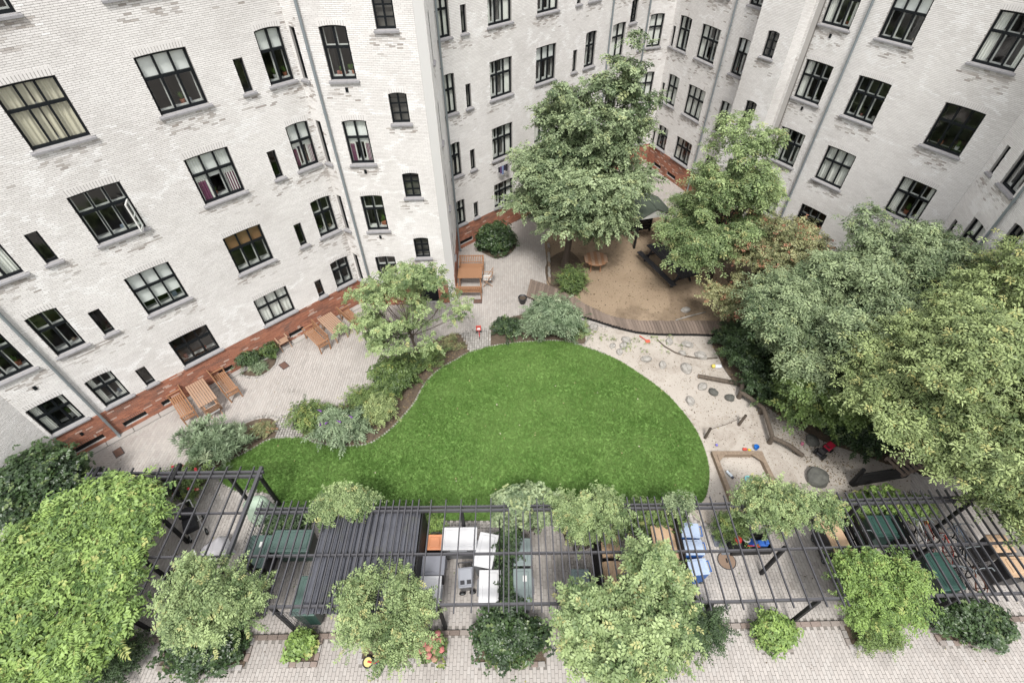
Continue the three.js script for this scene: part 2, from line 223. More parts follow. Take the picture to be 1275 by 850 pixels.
{ // grass blades over the lawn
  const pos = [], r = rng(21);
  for (let k = 0; k < 7; k++) { const a = r() * 6.28, d = r() * 0.05, x = Math.cos(a) * d, z = Math.sin(a) * d, b = r() * 6.28, w = 0.005, h = 0.03 + r() * 0.022, l = (r() - 0.5) * 0.05; pos.push(x - w * Math.cos(b), 0, z - w * Math.sin(b), x + w * Math.cos(b), 0, z + w * Math.sin(b), x + l, h, z + l); }
  const geo = new THREE.BufferGeometry(); geo.setAttribute('position', new THREE.Float32BufferAttribute(pos, 3)); geo.computeVertexNormals();
  const items = [], rr = rng(23);
  while (items.length < 110000) {
    const x = -11.2 + rr() * 18.6, z = -16.5 + rr() * 8.7; if (!inPoly(x, z, LAWN)) continue;
    const n = fbm(x * 1.1 + 50, z * 1.1 + 50, 331), k = 0.7 + 0.6 * rr(), t = clamp(n * 1.4 - 0.3 + (rr() - 0.5) * 0.5);
    const c = mix3([0.10, 0.20, 0.034], [0.21, 0.325, 0.092], t); items.push([M4(x, 0.028, z, eul(0, rr() * 6.28, 0), 1, 0.8 + 0.7 * rr(), 1), c.map((v) => v * k)]);
  }
  const o = instanced('grass', geo, mat(WHITE, 0.8, { side: THREE.DoubleSide }), items, scene); tag(o, 'short green grass blades of the lawn', 'grass');
}
{ // leaf litter and crumbs on sand, earth and paving
  const r = rng(29), items = [], geo = new THREE.PlaneGeometry(1, 0.7).rotateX(-Math.PI / 2);
  const put = (P, n, y, cols, s) => { const bb = [Math.min(...P.map((q) => q[0])), Math.max(...P.map((q) => q[0])), Math.min(...P.map((q) => q[1])), Math.max(...P.map((q) => q[1]))]; for (let i = 0; i < n;) { const x = lerp(bb[0], bb[1], r()), z = lerp(bb[2], bb[3], r()); if (!inPoly(x, z, P)) continue; i++; const k = s * (0.5 + r()); items.push([M4(x, y + 0.006, z, eul((r() - 0.5) * 0.6, r() * 6.28, (r() - 0.5) * 0.6), k, 1, k), cols[Math.floor(r() * cols.length)]]); } };
  const brown = [[0.09, 0.06, 0.035], [0.14, 0.1, 0.055], [0.06, 0.045, 0.03], [0.2, 0.15, 0.08]];
  put(SAND, 900, 0.006, brown, 0.035); put([[9.5, -14.4], [11, -12.6], [13, -9.5], [12, -8.4], [10.6, -10.5]], 700, 0.006, brown, 0.04); put(DIRT, 1500, 0.014, brown, 0.045); put(BED_RIGHT, 2500, 0.02, brown, 0.06); put(BED_MID, 900, 0.02, brown, 0.06); put(YARD, 700, 0.006, [...brown, [0.25, 0.22, 0.06], [0.12, 0.16, 0.05]], 0.035); put(LAWN, 70, 0.06, [[0.35, 0.3, 0.15], [0.3, 0.25, 0.12], [0.5, 0.45, 0.35]], 0.04);
  const o = instanced('fallen_leaves', geo, mat(WHITE, 0.9, { side: THREE.DoubleSide }), items, scene); tag(o, 'dry fallen leaves and crumbs on the ground', 'leaf litter');
}
// ---------------------------------------------------------------- buildings
const TOPF = (f) => 2.912 + 3.1 * f, SILLF = (f) => [1.50, 4.34, 7.44, 10.56, 13.66, 16.76][f];
const ROOF_Y = 18.6, WALL_T = 0.34;
const archY = (x, w, h, rise) => h + rise * (1 - (2 * x / w) ** 2);
const geoCache = new Map();
const cached = (k, f) => { if (!geoCache.has(k)) geoCache.set(k, f()); return geoCache.get(k); };
const outline = (w, h, rise, cx = 0, y0 = 0) => { const P = [[-w / 2, 0], [w / 2, 0]]; const n = rise ? 8 : 1; for (let i = 0; i <= n; i++) { const x = w / 2 - w * i / n; P.push([x, archY(x, w, h, rise)]); } return P.map(([x, y]) => new THREE.Vector2(x + cx, y + y0)); };
const TYPES = { // columns, rows as fractions of the height from below, frame, mullion, transom
  wide: { cols: 3, rows: [0, 0.62, 1], f: 0.07, m: 0.06, t: 0.085, rise: 0.022 }, double: { cols: 2, rows: [0, 0.62, 1], f: 0.065, m: 0.07, t: 0.08, rise: 0.045 },
  slim: { cols: 1, rows: [0, 1], f: 0.05, m: 0, t: 0, rise: 0.0 }, stair: { cols: 2, rows: [0, 0.33, 0.66, 1], f: 0.055, m: 0.065, t: 0.04, rise: 0.05 },
};
function paneRects(type, w, h) { // inner edges of each pane: [x0, x1, y0, y1, top]
  const t = TYPES[type], R = [], iw = w - 2 * t.f, cw = (iw - t.m * (t.cols - 1)) / t.cols;
  for (let r = 0; r < t.rows.length - 1; r++) for (let c = 0; c < t.cols; c++) {
    const x0 = -w / 2 + t.f + c * (cw + t.m), y0 = r ? h * t.rows[r] + t.t / 2 : t.f + 0.02, top = r === t.rows.length - 2, y1 = top ? h - t.f : h * t.rows[r + 1] - t.t / 2;
    R.push([x0, x0 + cw, y0, y1, top]);
  }
  return R;
}
const paneShape = ([x0, x1, y0, y1, top], w, h, rise, f, g = 0) => { const P = [[x0 - g, y0 - g], [x1 + g, y0 - g]]; const n = top && rise ? 3 : 1; for (let i = 0; i <= n; i++) { const x = x1 + g - (x1 - x0 + 2 * g) * i / n; P.push([x, (top ? archY(x, w, h, rise) - f : y1) + g]); } return P.map(([x, y]) => new THREE.Vector2(x, y)); };
function frameGeo(type, w, h, bw, depth, lift) {
  return cached(['f', type, w, h, bw].join(), () => { const t = TYPES[type], s = new THREE.Shape(outline(w - lift * 2, h - lift, t.rise)); for (const R of paneRects(type, w, h)) s.holes.push(new THREE.Path(paneShape([R[0] + bw, R[1] - bw, R[2] + bw, R[3] - bw, R[4]], w, h, t.rise, t.f + bw))); return new THREE.ExtrudeGeometry(s, { depth, bevelEnabled: false, curveSegments: 1 }); });
}
const foldGeo = (w, h, n, amp, seed) => cached(['c', w, h, n, seed].join(), () => { const g = new THREE.PlaneGeometry(w, h, n * 6, 1), p = g.attributes.position; for (let i = 0; i < p.count; i++) { const x = p.getX(i); p.setZ(i, amp * Math.sin(x / w * n * 6.283 + Math.sin(x * 9 + seed) * 0.8)); } g.computeVertexNormals(); return g; });
const sprigHouse = cached('hp', () => { const r = rng(77), L = []; for (let k = 0; k < 26; k++) { const g = new THREE.PlaneGeometry(0.035, 0.16, 1, 2), p = g.attributes.position; for (let i = 0; i < p.count; i++) { const y = p.getY(i) + 0.08; p.setZ(i, y * y * 3); if (Math.abs(y - 0.08) > 0.06) p.setX(i, p.getX(i) * 0.25); p.setY(i, y); } g.rotateX(-0.3 - r() * 0.9); g.rotateY(r() * 6.28); g.translate(0, 0.1 + r() * 0.05, 0); g.computeVertexNormals(); L.push(g); } return merge(L); });
const mHousePlant = mat([0.09, 0.17, 0.03], 0.6, { side: THREE.DoubleSide });
const potGeo = cached('pot', () => new THREE.CylinderGeometry(0.075, 0.055, 0.12, 12).translate(0, 0.06, 0));
const roomThings = [[0.35, 0.28, 0.2], [0.25, 0.3, 0.38], [0.4, 0.38, 0.35], [0.3, 0.12, 0.1]].map((c) => mat(c, 0.9));
function makeWindow(wing, s0, s1, y0, y1, type, fit, seed) {
  const w = Math.round((s1 - s0) * 50) / 50, h = Math.round((y1 - y0) * 50) / 50, t = TYPES[type], r = rng(seed * 131 + 7);
  const o = new THREE.Group(); o.name = 'window'; o.position.set((s0 + s1) / 2, y0, 0); wing.add(o);
  part('frame', frameGeo(type, w, h, 0, 0.07, 0.004), mFrame, o).position.z = -0.16;
  const R = paneRects(type, w, h);
  R.forEach((q, i) => { part('pane', cached(['p', type, w, h, i].join(), () => new THREE.ShapeGeometry(new THREE.Shape(paneShape(q, w, h, t.rise, t.f, 0.01)))), mGlass, o).position.z = -0.125; });
  part('sill', cached('s' + w, () => { const s = new THREE.Shape([[-0.12, 0.01], [0.075, -0.035], [0.075, -0.085], [-0.12, -0.085]].map((q) => new THREE.Vector2(...q))); const g = new THREE.ExtrudeGeometry(s, { depth: w + 0.16, bevelEnabled: true, bevelSize: 0.006, bevelThickness: 0.006, bevelSegments: 1 }); g.rotateY(-Math.PI / 2); g.translate(w / 2 + 0.08, 0, 0); return g; }), mSlate, o);
  if (type === 'wide' || type === 'double') {
    part('inner_sash', frameGeo(type, w - 0.02, h - 0.02, 0.018, 0.03, 0.06), fit.dark ? mFrame : mSash, o).position.set(0, 0.01, -0.27);
    part('window_board', cached('b' + w, () => rbox(w + 0.1, 0.035, 0.2, 0.01, 0, 0.035, -0.44)), mSash, o);
    const zc = -0.205, H = h - 0.05;
    if (fit.c === 'full' || fit.c === 'lace') for (const sx of [-1, 1]) { const m = part('curtain', foldGeo(w * (fit.c === 'full' ? 0.46 : 0.3), H * (fit.c === 'full' ? 1 : 0.98), 5, 0.022, 1), fit.c === 'full' ? mCurtainWarm : mCurtain, o); m.position.set(sx * w * (fit.c === 'full' ? 0.245 : 0.33), H / 2 + 0.04, zc); }
    if (fit.c === 'side') { const m = part('curtain', foldGeo(w * 0.24, H, 4, 0.025, 2), mCurtain, o); m.position.set((fit.dir ?? -1) * w * 0.36, H / 2 + 0.04, zc); if (r() < 0.6) { const k = part('curtain', foldGeo(w * 0.16, H, 3, 0.025, 3), mCurtain, o); k.position.set(-(fit.dir ?? -1) * w * 0.4, H / 2 + 0.04, zc); } }
    if (fit.c === 'sheer') part('curtain', foldGeo(w * 0.96, H, 9, 0.018, 4), mCurtain, o).position.set(0, H / 2 + 0.04, zc);
    if (fit.c === 'top' || fit.c === 'lace' || fit.c === 'blind' || fit.c === 'wood') { const k = fit.c === 'blind' ? fit.k ?? 0.75 : fit.c === 'lace' ? 0.5 : 0.4; part('roller_blind', cached(['bl', w, h, k].join(), () => box(w * 0.95, h * k, 0.006, 0, h * (1 - k / 2) - 0.02, -0.2)), fit.c === 'wood' ? mWoodBlind : mBlind, o); }
    if (fit.c === 'lace') for (const sx of [-1, 1]) part('curtain', foldGeo(w * 0.2, H * 0.45, 3, 0.02, 6), mPurple, o).position.set(sx * w * 0.34, H * 0.24, zc + 0.012);
    if (fit.plants) for (let k = 0; k < fit.plants; k++) { const x = (r() - 0.5) * w * 0.75, p = new THREE.Group(); p.name = 'potted_plant'; p.position.set(x, 0.055, -0.43); const sc = 0.8 + r() * 0.8; p.scale.setScalar(sc); o.add(p); part('pot', potGeo, r() < 0.5 ? mPotT : mPotW, p); part('leaves', sprigHouse, mHousePlant, p); }
    for (let k = 0; k < 2; k++) if (r() < 0.7) { const a = 0.06 + r() * 0.12; part('ornament', cached('orn' + k + Math.floor(a * 30), () => rbox(a, a * 1.2, a * 0.8, 0.015, 0, a * 0.6, 0)), roomThings[Math.floor(r() * 4)], o).position.set((r() - 0.5) * w * 0.8, 0.053, -0.46); }
  }
  return o;
}

const brickGeo = box(1, 1, 1, 0, 0, -0.5);
let windowSeed = 1;
function wing(name, label, A, B, spec) {
  const dx = B[0] - A[0], dz = B[1] - A[1], L = Math.hypot(dx, dz), u = [dx / L, dz / L], n = [-u[1], u[0]];
  const g = thing(name, label, 'building', undefined, [A[0], 0, A[1]], Math.atan2(-u[1], u[0]));
  const R = rng(spec.seed), ops = [];
  for (const c of spec.cols ?? []) for (const f of c.floors ?? [0, 1, 2, 3, 4]) {
    let y0 = SILLF(f), y1 = TOPF(f);
    if (c.type === 'slim') { y1 -= f ? 0.62 : 0.5; y0 += 0.0; } if (c.type === 'stair') { y0 = 2.79 + 3.1 * f; y1 = y0 + 1.05; } if (c.tall) y1 += 0.6;
    if (y1 > ROOF_Y - 0.4) continue;
    ops.push({ s0: c.s0, s1: c.s1, y0, y1, type: c.type, rise: TYPES[c.type].rise, fit: c.fit?.[f] ?? null });
  }
  for (const b of spec.vents ?? []) ops.push({ s0: b[0], s1: b[1], y0: 0.22, y1: 0.46, type: 'vent', rise: 0 });
  for (const b of spec.doors ?? []) ops.push({ s0: b[0], s1: b[1], y0: 0, y1: 2.15, type: 'door', rise: 0 });
  // backing wall with real openings
  const sh = new THREE.Shape([[0, 0], [L, 0], [L, ROOF_Y], [0, ROOF_Y]].map((q) => new THREE.Vector2(...q)));
  for (const o of ops) sh.holes.push(new THREE.Path(outline(o.s1 - o.s0, o.y1 - o.y0, o.rise, (o.s0 + o.s1) / 2, o.y0 + (o.type === 'door' ? 0.01 : 0))));
  const wg = new THREE.ExtrudeGeometry(sh, { depth: WALL_T - 0.012, bevelEnabled: false }).translate(0, 0, -WALL_T);
  const wall = part('wall', wg, spec.plain ? mPlaster : mMortar, g);
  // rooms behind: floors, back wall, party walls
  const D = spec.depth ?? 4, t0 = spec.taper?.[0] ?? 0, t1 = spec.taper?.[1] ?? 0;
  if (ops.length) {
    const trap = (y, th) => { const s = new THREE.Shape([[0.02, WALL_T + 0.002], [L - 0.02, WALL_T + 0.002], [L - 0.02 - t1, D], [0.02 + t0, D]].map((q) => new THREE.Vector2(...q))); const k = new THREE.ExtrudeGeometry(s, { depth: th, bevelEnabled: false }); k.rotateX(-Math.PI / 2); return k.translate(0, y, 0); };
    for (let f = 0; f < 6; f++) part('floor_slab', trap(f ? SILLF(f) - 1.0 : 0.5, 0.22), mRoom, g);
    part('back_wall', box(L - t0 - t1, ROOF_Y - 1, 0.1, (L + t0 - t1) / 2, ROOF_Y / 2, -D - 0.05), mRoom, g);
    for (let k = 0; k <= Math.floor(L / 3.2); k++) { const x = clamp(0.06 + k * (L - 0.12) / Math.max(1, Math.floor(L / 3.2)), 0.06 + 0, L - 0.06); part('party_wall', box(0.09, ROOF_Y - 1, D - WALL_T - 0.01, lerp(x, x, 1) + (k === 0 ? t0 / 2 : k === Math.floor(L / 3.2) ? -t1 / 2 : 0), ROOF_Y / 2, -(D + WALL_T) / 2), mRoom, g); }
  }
  if (!spec.noRoof) part('roof', box(L + 0.1, 0.25, D + 0.3, L / 2, ROOF_Y + 0.13, -D / 2 + 0.1), mSlate, g);
  // bricks, cut at the openings
  if (!spec.plain) {
    const items = [], red = [], hx = (v) => v;
    const lay = (out, y0, y1, ch, bl, jt, tone) => {
      let row = 0; for (let y = y0; y < y1 - ch * 0.4; y += ch, row++) {
        const yc = y + ch / 2; const cut = ops.filter((o) => yc > o.y0 - ((o.type === 'wide' || o.type === 'double' || o.type === 'stair' || o.type === 'slim') ? 0.1 : 0) && yc < o.y1 + (o.type === 'slim' ? 0.02 : o.type === 'door' ? 0.1 : 0.2)).map((o) => [o.s0 - (yc < o.y0 ? 0.08 : 0), o.s1 + (yc < o.y0 ? 0.08 : 0)]);
        for (let x = -(row % 2) * bl / 2 - (row % 3) * 0.02; x < L; x += bl) {
          let a = Math.max(0, x), b = Math.min(L, x + bl), segs = [[a, b]];
          for (const [c0, c1] of cut) segs = segs.flatMap(([p, q]) => q <= c0 || p >= c1 ? [[p, q]] : [[p, Math.min(q, c0)], [Math.max(p, c1), q]].filter(([m, k]) => k - m > 0.03));
          for (const [p, q] of segs) out.push([p + jt * 0.28, q - jt * 0.28, yc, ch - jt, tone((p + q) / 2, yc)]);
        }
      }
    };
    const sills = ops.filter((o) => o.type !== 'vent' && o.type !== 'door');
    const white = (x, y) => {
      const big = fbm(x * 0.35 + spec.seed * 7, y * 0.3, 401 + spec.seed), fine = fbm(x * 1.7 + 30, y * 2.6, 409 + spec.seed);
      let c = mix3([0.79, 0.772, 0.752], [0.61, 0.588, 0.567], clamp(big * 1.5 - 0.35) * 0.7 + clamp((fine - 0.45) * 1.8) * 0.45 + (R() - 0.5) * 0.42);
      let worn = 0.5 * clamp((fine - 0.72) * 1.4) * clamp((big - 0.35) * 1.6) + (spec.worn ?? 0) * clamp((fine - 0.35) * 2);
      for (const o of sills) { const d = o.y0 - 0.1 - y; if (d > 0 && d < 0.95 && x > o.s0 - 0.22 && x < o.s1 + 0.22) worn += clamp(1.25 - d / 0.55) * clamp((fine - 0.22) * 2.6); }
      for (const e of spec.stain ?? []) worn += clamp(1 - Math.abs(x - e[0]) / e[1]) * clamp((fine - 0.3) * 2.4);
      if (R() < worn * 0.85) c = mix3(c, mix3([0.40, 0.36, 0.325], [0.25, 0.215, 0.19], R()), 0.15 + 0.75 * R());
      const wash = fbm(x * 0.9 + 5, y * 0.9 + 9, 421 + spec.seed), vein = 1 - Math.abs(wash - 0.5) * 26; if (vein > 0 && fbm(x * 0.4, y * 0.4, 431 + spec.seed) > 0.42) c = mix3(c, [0.86, 0.855, 0.845], vein * 0.8);
      return c;
    };
    const redTone = (x, y) => { const a = fbm(x * 2 + 3, y * 4, 441), k = R(); let c = mix3([0.43, 0.185, 0.115], [0.27, 0.115, 0.075], k); c = mix3(c, [0.17, 0.105, 0.085], clamp((a - 0.45) * 2.5) * (0.3 + 0.7 * R())); return R() < 0.07 ? [0.5, 0.36, 0.3] : c; };
    const base = spec.base === false ? 0 : 1.4;
    lay(items, base, ROOF_Y, 0.0555, 0.2, 0.011, white);
    if (base) lay(red, 0, base, 0.07, 0.24, 0.013, redTone);
    // soldier courses over the openings
    const soldier = (out, o, tone, hgt, pitch) => { const w = o.s1 - o.s0, k = Math.round((w + 0.06) / pitch); for (let i = 0; i < k; i++) { const x = -w / 2 - 0.03 + (i + 0.5) * (w + 0.06) / k; out.push([0, 0, 0, 0, tone(x + (o.s0 + o.s1) / 2, o.y1 + 0.1), M4((o.s0 + o.s1) / 2 + x, o.y0 + archY(clamp(x, -w / 2, w / 2), w, o.y1 - o.y0, o.rise) + hgt / 2 + 0.006, 0.003, eul(0, 0, -x * 0.16), (w + 0.06) / k - 0.014, hgt - 0.012, 0.03)]); } };
    for (const o of ops) { if (o.type === 'vent') soldier(red, o, redTone, 0.22, 0.07); else if (o.type !== 'slim' && o.type !== 'door') soldier(items, o, (x, y) => mix3(white(x, y), [0.62, 0.6, 0.585], 0.5), 0.24, 0.085); }
    const toM = ([p, q, yc, h, c, m], z = 0) => [m ?? M4((p + q) / 2, yc, z + (R() - 0.5) * 0.005, null, q - p, h, 0.03), c];
    let rest = items;
    if (spec.single) { // the bricks that show largest are parts of their own
      const cam = V(0, 16.9, 0), W = items.map((b) => { const s = b[5] ? b[5].elements[12] : (b[0] + b[1]) / 2, y = b[5] ? b[5].elements[13] : b[2]; return [V(A[0] + u[0] * s, y, A[1] + u[1] * s).distanceTo(cam) + (y > 15.2 ? 50 : 0) + (s < spec.single[0] || s > spec.single[1] ? 50 : 0), b]; });
      W.sort((a, b) => a[0] - b[0]); rest = W.slice(300).map((k) => k[1]); const tones = new Map();
      for (const [, b] of W.slice(0, 300)) { const key = Math.round(b[4][0] * 24); if (!tones.has(key)) tones.set(key, mat(b[4], 0.92, { bumpMap: grainH, bumpScale: 0.002 })); const m = part('brick', brickGeo, tones.get(key), wall), [M] = toM(b); M.decompose(m.position, m.quaternion, m.scale); }
    }
    instanced('bricks', brickGeo, mBrick, rest.map((b) => toM(b)), wall);
    if (red.length) { instanced('red_bricks', brickGeo, mBrick, red.map((b) => toM(b, 0.012)), wall); }
  }
  // windows, vents, doors
  for (const o of ops) {
    if (o.type === 'vent') { const v = new THREE.Group(); v.name = 'basement_vent'; v.position.set((o.s0 + o.s1) / 2, o.y0, 0); g.add(v); const w = o.s1 - o.s0; part('vent_plate', box(w, 0.24, 0.02, 0, 0.12, -0.09), mPost, v); for (let k = 0; k * 0.09 < w; k++) part('vent_bar', cached('vb', () => box(0.012, 0.22, 0.012, 0, 0.12, -0.06)), mPost, v).position.x = -w / 2 + 0.04 + k * 0.09; continue; }
    if (o.type === 'door') { const d = new THREE.Group(); d.name = 'door'; d.position.set((o.s0 + o.s1) / 2, 0, 0); g.add(d); const w = o.s1 - o.s0; part('door_leaf', merge([box(w, 2.13, 0.05, 0, 1.08, -0.18), box(w * 0.7, 0.7, 0.02, 0, 0.5, -0.148)]), mFrame, d); part('pane', box(w * 0.6, 0.8, 0.01, 0, 1.5, -0.15), mat([0.03, 0.035, 0.04], 0.1), d); part('handle', box(0.02, 0.12, 0.05, w * 0.36, 1.05, -0.13), mPipe, d); continue; }
    const k = windowSeed++, rr = rng(k * 977 + 3), d = rr();
    const fit = o.fit ?? (d < 0.28 ? { c: 'side', dir: rr() < 0.5 ? -1 : 1, plants: rr() < 0.5 ? 1 : 0 } : d < 0.45 ? { c: 'top', plants: 1 } : d < 0.62 ? { c: 'sheer' } : d < 0.78 ? { c: 'side', dir: 1 } : d < 0.95 ? { plants: 1 + Math.floor(rr() * 2) } : { dark: true });
    makeWindow(g, o.s0, o.s1, o.y0, o.y1, o.type, fit, k);
  }
  for (const s of spec.pipes ?? []) { const p = new THREE.Group(); p.name = 'downpipe'; p.position.set(s, 0, 0.09); g.add(p); part('pipe', cyl(0.05, 0.05, ROOF_Y - 0.12, 0, (ROOF_Y + 0.12) / 2, 0, 12), mPipe, p); for (let y = 1.1; y < 18; y += 2.1) part('bracket', cached('br', () => merge([cyl(0.06, 0.06, 0.04, 0, 0, 0, 12), box(0.03, 0.03, 0.09, 0, 0, -0.05)])), mPipe, p).position.y = y; part('shoe', cached('sh', () => pipeGeo([[0, 0.3, 0], [0, 0.14, 0.01], [0, 0.05, 0.07]], 0.056)), mPipe, p); }
  for (const [s, y] of spec.bolts ?? []) part('wall_vent', cached('wv', () => box(0.1, 0.16, 0.03, 0, 0, 0.01)), mFrame, g).position.set(s, y, 0);
  return { g, L, u, n, A };
}
const C = (s0, s1, type, more = {}) => ({ s0, s1, type, ...more });
// corner stub at the far left
wing('apartment_building', 'white wall stub with ivy at its foot beside the brown drain cover', [-17.45, -8.2], P_W1, { seed: 3, cols: [], base: false, noRoof: false, depth: 2 });
const W1 = wing('apartment_building', 'whitewashed brick apartment wing above the teak benches and red brick plinth', P_W1, E_W1, {
  seed: 1, single: [2.2, 12.6], cols: [
    C(0.1, 1.22, 'wide', { fit: { 0: { c: 'side', plants: 1, dark: true }, 1: { plants: 2 }, 2: {}, 3: { c: 'sheer' }, 4: {} } }),
    C(1.9, 2.77, 'double', { fit: { 0: { c: 'side', dir: -1 }, 1: {}, 2: { c: 'sheer' }, 3: {}, 4: { c: 'side' } } }),
    C(3.35, 3.69, 'slim'),
    C(4.8, 6.26, 'wide', { fit: { 0: { dark: true }, 1: { c: 'blind', k: 0.72 }, 2: {}, 3: { c: 'full' }, 4: { plants: 1 } } }),
    C(8.22, 9.69, 'wide', { fit: { 0: { c: 'sheer' }, 1: { c: 'wood' }, 2: { c: 'lace', plants: 3 }, 3: { c: 'top', plants: 2 }, 4: { c: 'side' } } }),
    C(10.89, 11.21, 'slim'),
    C(11.84, 12.73, 'double', { fit: { 0: {}, 1: { plants: 1 }, 2: { c: 'lace', plants: 2 }, 3: { c: 'top', plants: 2 }, 4: { c: 'top' } } }),
  ], vents: [[0.1, 1.2], [1.9, 2.75], [3.35, 3.75], [5.7, 6.3], [8.97, 9.7]], pipes: [1.57], bolts: [[0.8, 3.62], [0.75, 0.95]], stain: [[12.9, 0.25]],
});
wing('apartment_building', 'narrow soot stained return wall beside the stair tower', E_W1, [-6.96, -19.12], { seed: 5, cols: [C(0.14, 0.40, 'slim', { tall: true })], depth: 1.2, worn: 0.35, base: true });
wing('stair_tower', 'white stair tower front with small paired windows and downpipe', [-6.96, -19.12], [-3.1, -19.3], {
  seed: 7, cols: [C(0.68, 1.58, 'double', { fit: { 0: {}, 1: { plants: 2 }, 2: { c: 'lace' }, 3: { plants: 3 }, 4: {} } }), C(2.57, 3.23, 'stair', { fit: { 0: {} } })], doors: [[2.45, 3.35]], pipes: [0.19], bolts: [[1.15, 4.02], [1.15, 7.12], [1.15, 10.24]], depth: 3.2,
});
wing('stair_tower', 'smooth plastered corner strip of the stair tower', [-3.1, -19.3], [-2.8, -19.75], { seed: 8, plain: true, cols: [], depth: 0.6 });
wing('stair_tower', 'white side wall of the stair tower behind the far benches', [-2.8, -19.75], [-2.98, -23.78], { seed: 9, cols: [C(1.1, 1.5, 'slim', { tall: true, floors: [0, 1, 2, 3, 4] })], pipes: [3.9], depth: 2.6 });
const W4 = wing('apartment_building', 'long white brick wing behind the tall tree with laundry under a window', [-3.0, -23.76], [7.88, -33.35], {
  seed: 11, cols: [C(0.12, 0.74, 'double'), C(1.33, 1.63, 'slim'), C(2.81, 4.2, 'wide', { fit: { 0: { c: 'side', dir: 1 }, 1: { c: 'side', dir: 1 }, 2: { c: 'side', dir: 1 }, 3: { c: 'side', dir: 1 }, 4: {} } }), C(5.81, 7.2, 'wide', { fit: { 0: {}, 1: { c: 'sheer' }, 2: { c: 'top' }, 3: { c: 'side', dir: 1 }, 4: {} } }), C(8.51, 8.82, 'slim'), C(9.43, 10.25, 'double'), C(11.6, 12.7, 'double'), C(13.0, 13.55, 'stair'), C(14.1, 14.36, 'slim')],
  vents: [[0.2, 1.1], [2.0, 2.6], [5, 6]], pipes: [11.29],
});
wing('apartment_building', 'narrow grey white corner bay with one column of windows', [7.88, -33.42], [9.6, -33.95], { seed: 13, cols: [C(0.3, 1.2, 'double')], pipes: [0.08], worn: 0.18, depth: 2.5 });
wing('apartment_building', 'shaded white brick wing over a red plinth behind the play hut', [9.6, -33.95], [13.35, -25.55], { seed: 15, worn: 0.1, cols: [C(0.12, 0.36, 'slim'), C(0.6, 1.6, 'double', { fit: { 1: { c: 'sheer' }, 2: { c: 'side' } } }), C(2.5, 3.98, 'wide', { fit: { 0: { c: 'side' }, 1: { c: 'sheer' }, 2: { c: 'side' } } }), C(5.34, 6.16, 'double')], vents: [[0.8, 1.6], [2.3, 3.2]], pipes: [4.62] });
wing('stair_tower', 'white projecting stair bay with small arched windows', [11.66, -27.2], [12.73, -25.46], { seed: 17, cols: [C(0.72, 1.34, 'stair')], depth: 1.0 });
wing('stair_tower', 'shaded side of the projecting stair bay', [12.73, -25.46], [13.69, -25.86], { seed: 18, cols: [], depth: 0.5, noRoof: true });
wing('apartment_building', 'bright white brick wing with tall three part windows above the shade trees', [13.69, -25.86], [18.3, -18.38], {
  seed: 19, cols: [C(0.23, 1.59, 'wide', { fit: { 2: { c: 'side', plants: 2 }, 3: { c: 'side', plants: 2 } } }), C(2.83, 4.26, 'wide', { fit: { 0: {}, 1: { c: 'sheer' }, 2: { plants: 1 }, 3: { c: 'top' }, 4: {} } }), C(6.43, 7.87, 'wide', { fit: { 0: {}, 1: { c: 'side', plants: 2 }, 2: { plants: 2, dark: true }, 3: { c: 'side' }, 4: {} } })], pipes: [2.12], bolts: [[0.9, 10.2], [0.9, 7.1]], stain: [[0.1, 0.25]],
});
wing('apartment_building', 'white brick wing end with slim window beside paired windows', [18.3, -18.38], [16.5, -9.4], { seed: 23, cols: [C(0.42, 0.66, 'slim'), C(1.3, 2.3, 'double'), C(3.2, 3.85, 'stair'), C(5.0, 6.4, 'wide')], pipes: [2.6] });

// open casement on the second floor of the left wing
{ const o = new THREE.Group(); o.name = 'casement'; o.position.set(6.19, SILLF(2) + 0.06, -0.09); o.rotation.y = 1.15; W1.g.add(o); const w = 0.4, h = 1.0; part('casement_frame', merge([box(0.045, h, 0.04, -w + 0.02, h / 2), box(0.045, h, 0.04, -0.02, h / 2), box(w - 0.09, 0.045, 0.04, -w / 2, 0.022), box(w - 0.09, 0.045, 0.04, -w / 2, h - 0.022), box(w - 0.09, 0.02, 0.03, -w / 2, h * 0.5)]), mSash, o); part('pane', box(w - 0.08, h - 0.08, 0.004, -w / 2, h / 2), mGlass, o); }
{ // laundry under a window of the far wing
  const q = along([-3.0, -23.76], [0.75, -0.661], 3.3), t = thing('laundry_rack', 'wire drying rack with dark laundry hung below a window sill', 'laundry rack', undefined, [q[0] + 0.66 * 0.02, 4.05, q[1] + 0.75 * 0.02], Math.atan2(0.661, 0.75));
  part('rack', merge([bar([-0.45, 0.05, 0.06], [0.6, 0.05, 0.06], 0.012), bar([-0.45, 0.05, 0.3], [0.6, 0.05, 0.3], 0.012), bar([-0.45, 0.05, 0.08], [-0.45, 0.05, 0.3], 0.012), bar([0.6, 0.05, 0.08], [0.6, 0.05, 0.3], 0.012)]), mSash, t);
  const cl = [[0.02, 0.02, 0.03], [0.1, 0.05, 0.14], [0.18, 0.24, 0.4], [0.03, 0.025, 0.05], [0.02, 0.02, 0.025], [0.3, 0.28, 0.3]];
  cl.forEach((c, i) => part('garment', foldGeo(0.14, 0.32 + (i % 3) * 0.09, 1, 0.015, i), mat(c, 0.95, { side: THREE.DoubleSide }), t).position.set(-0.36 + i * 0.13, -0.13 - (i % 3) * 0.045, 0.3));
}
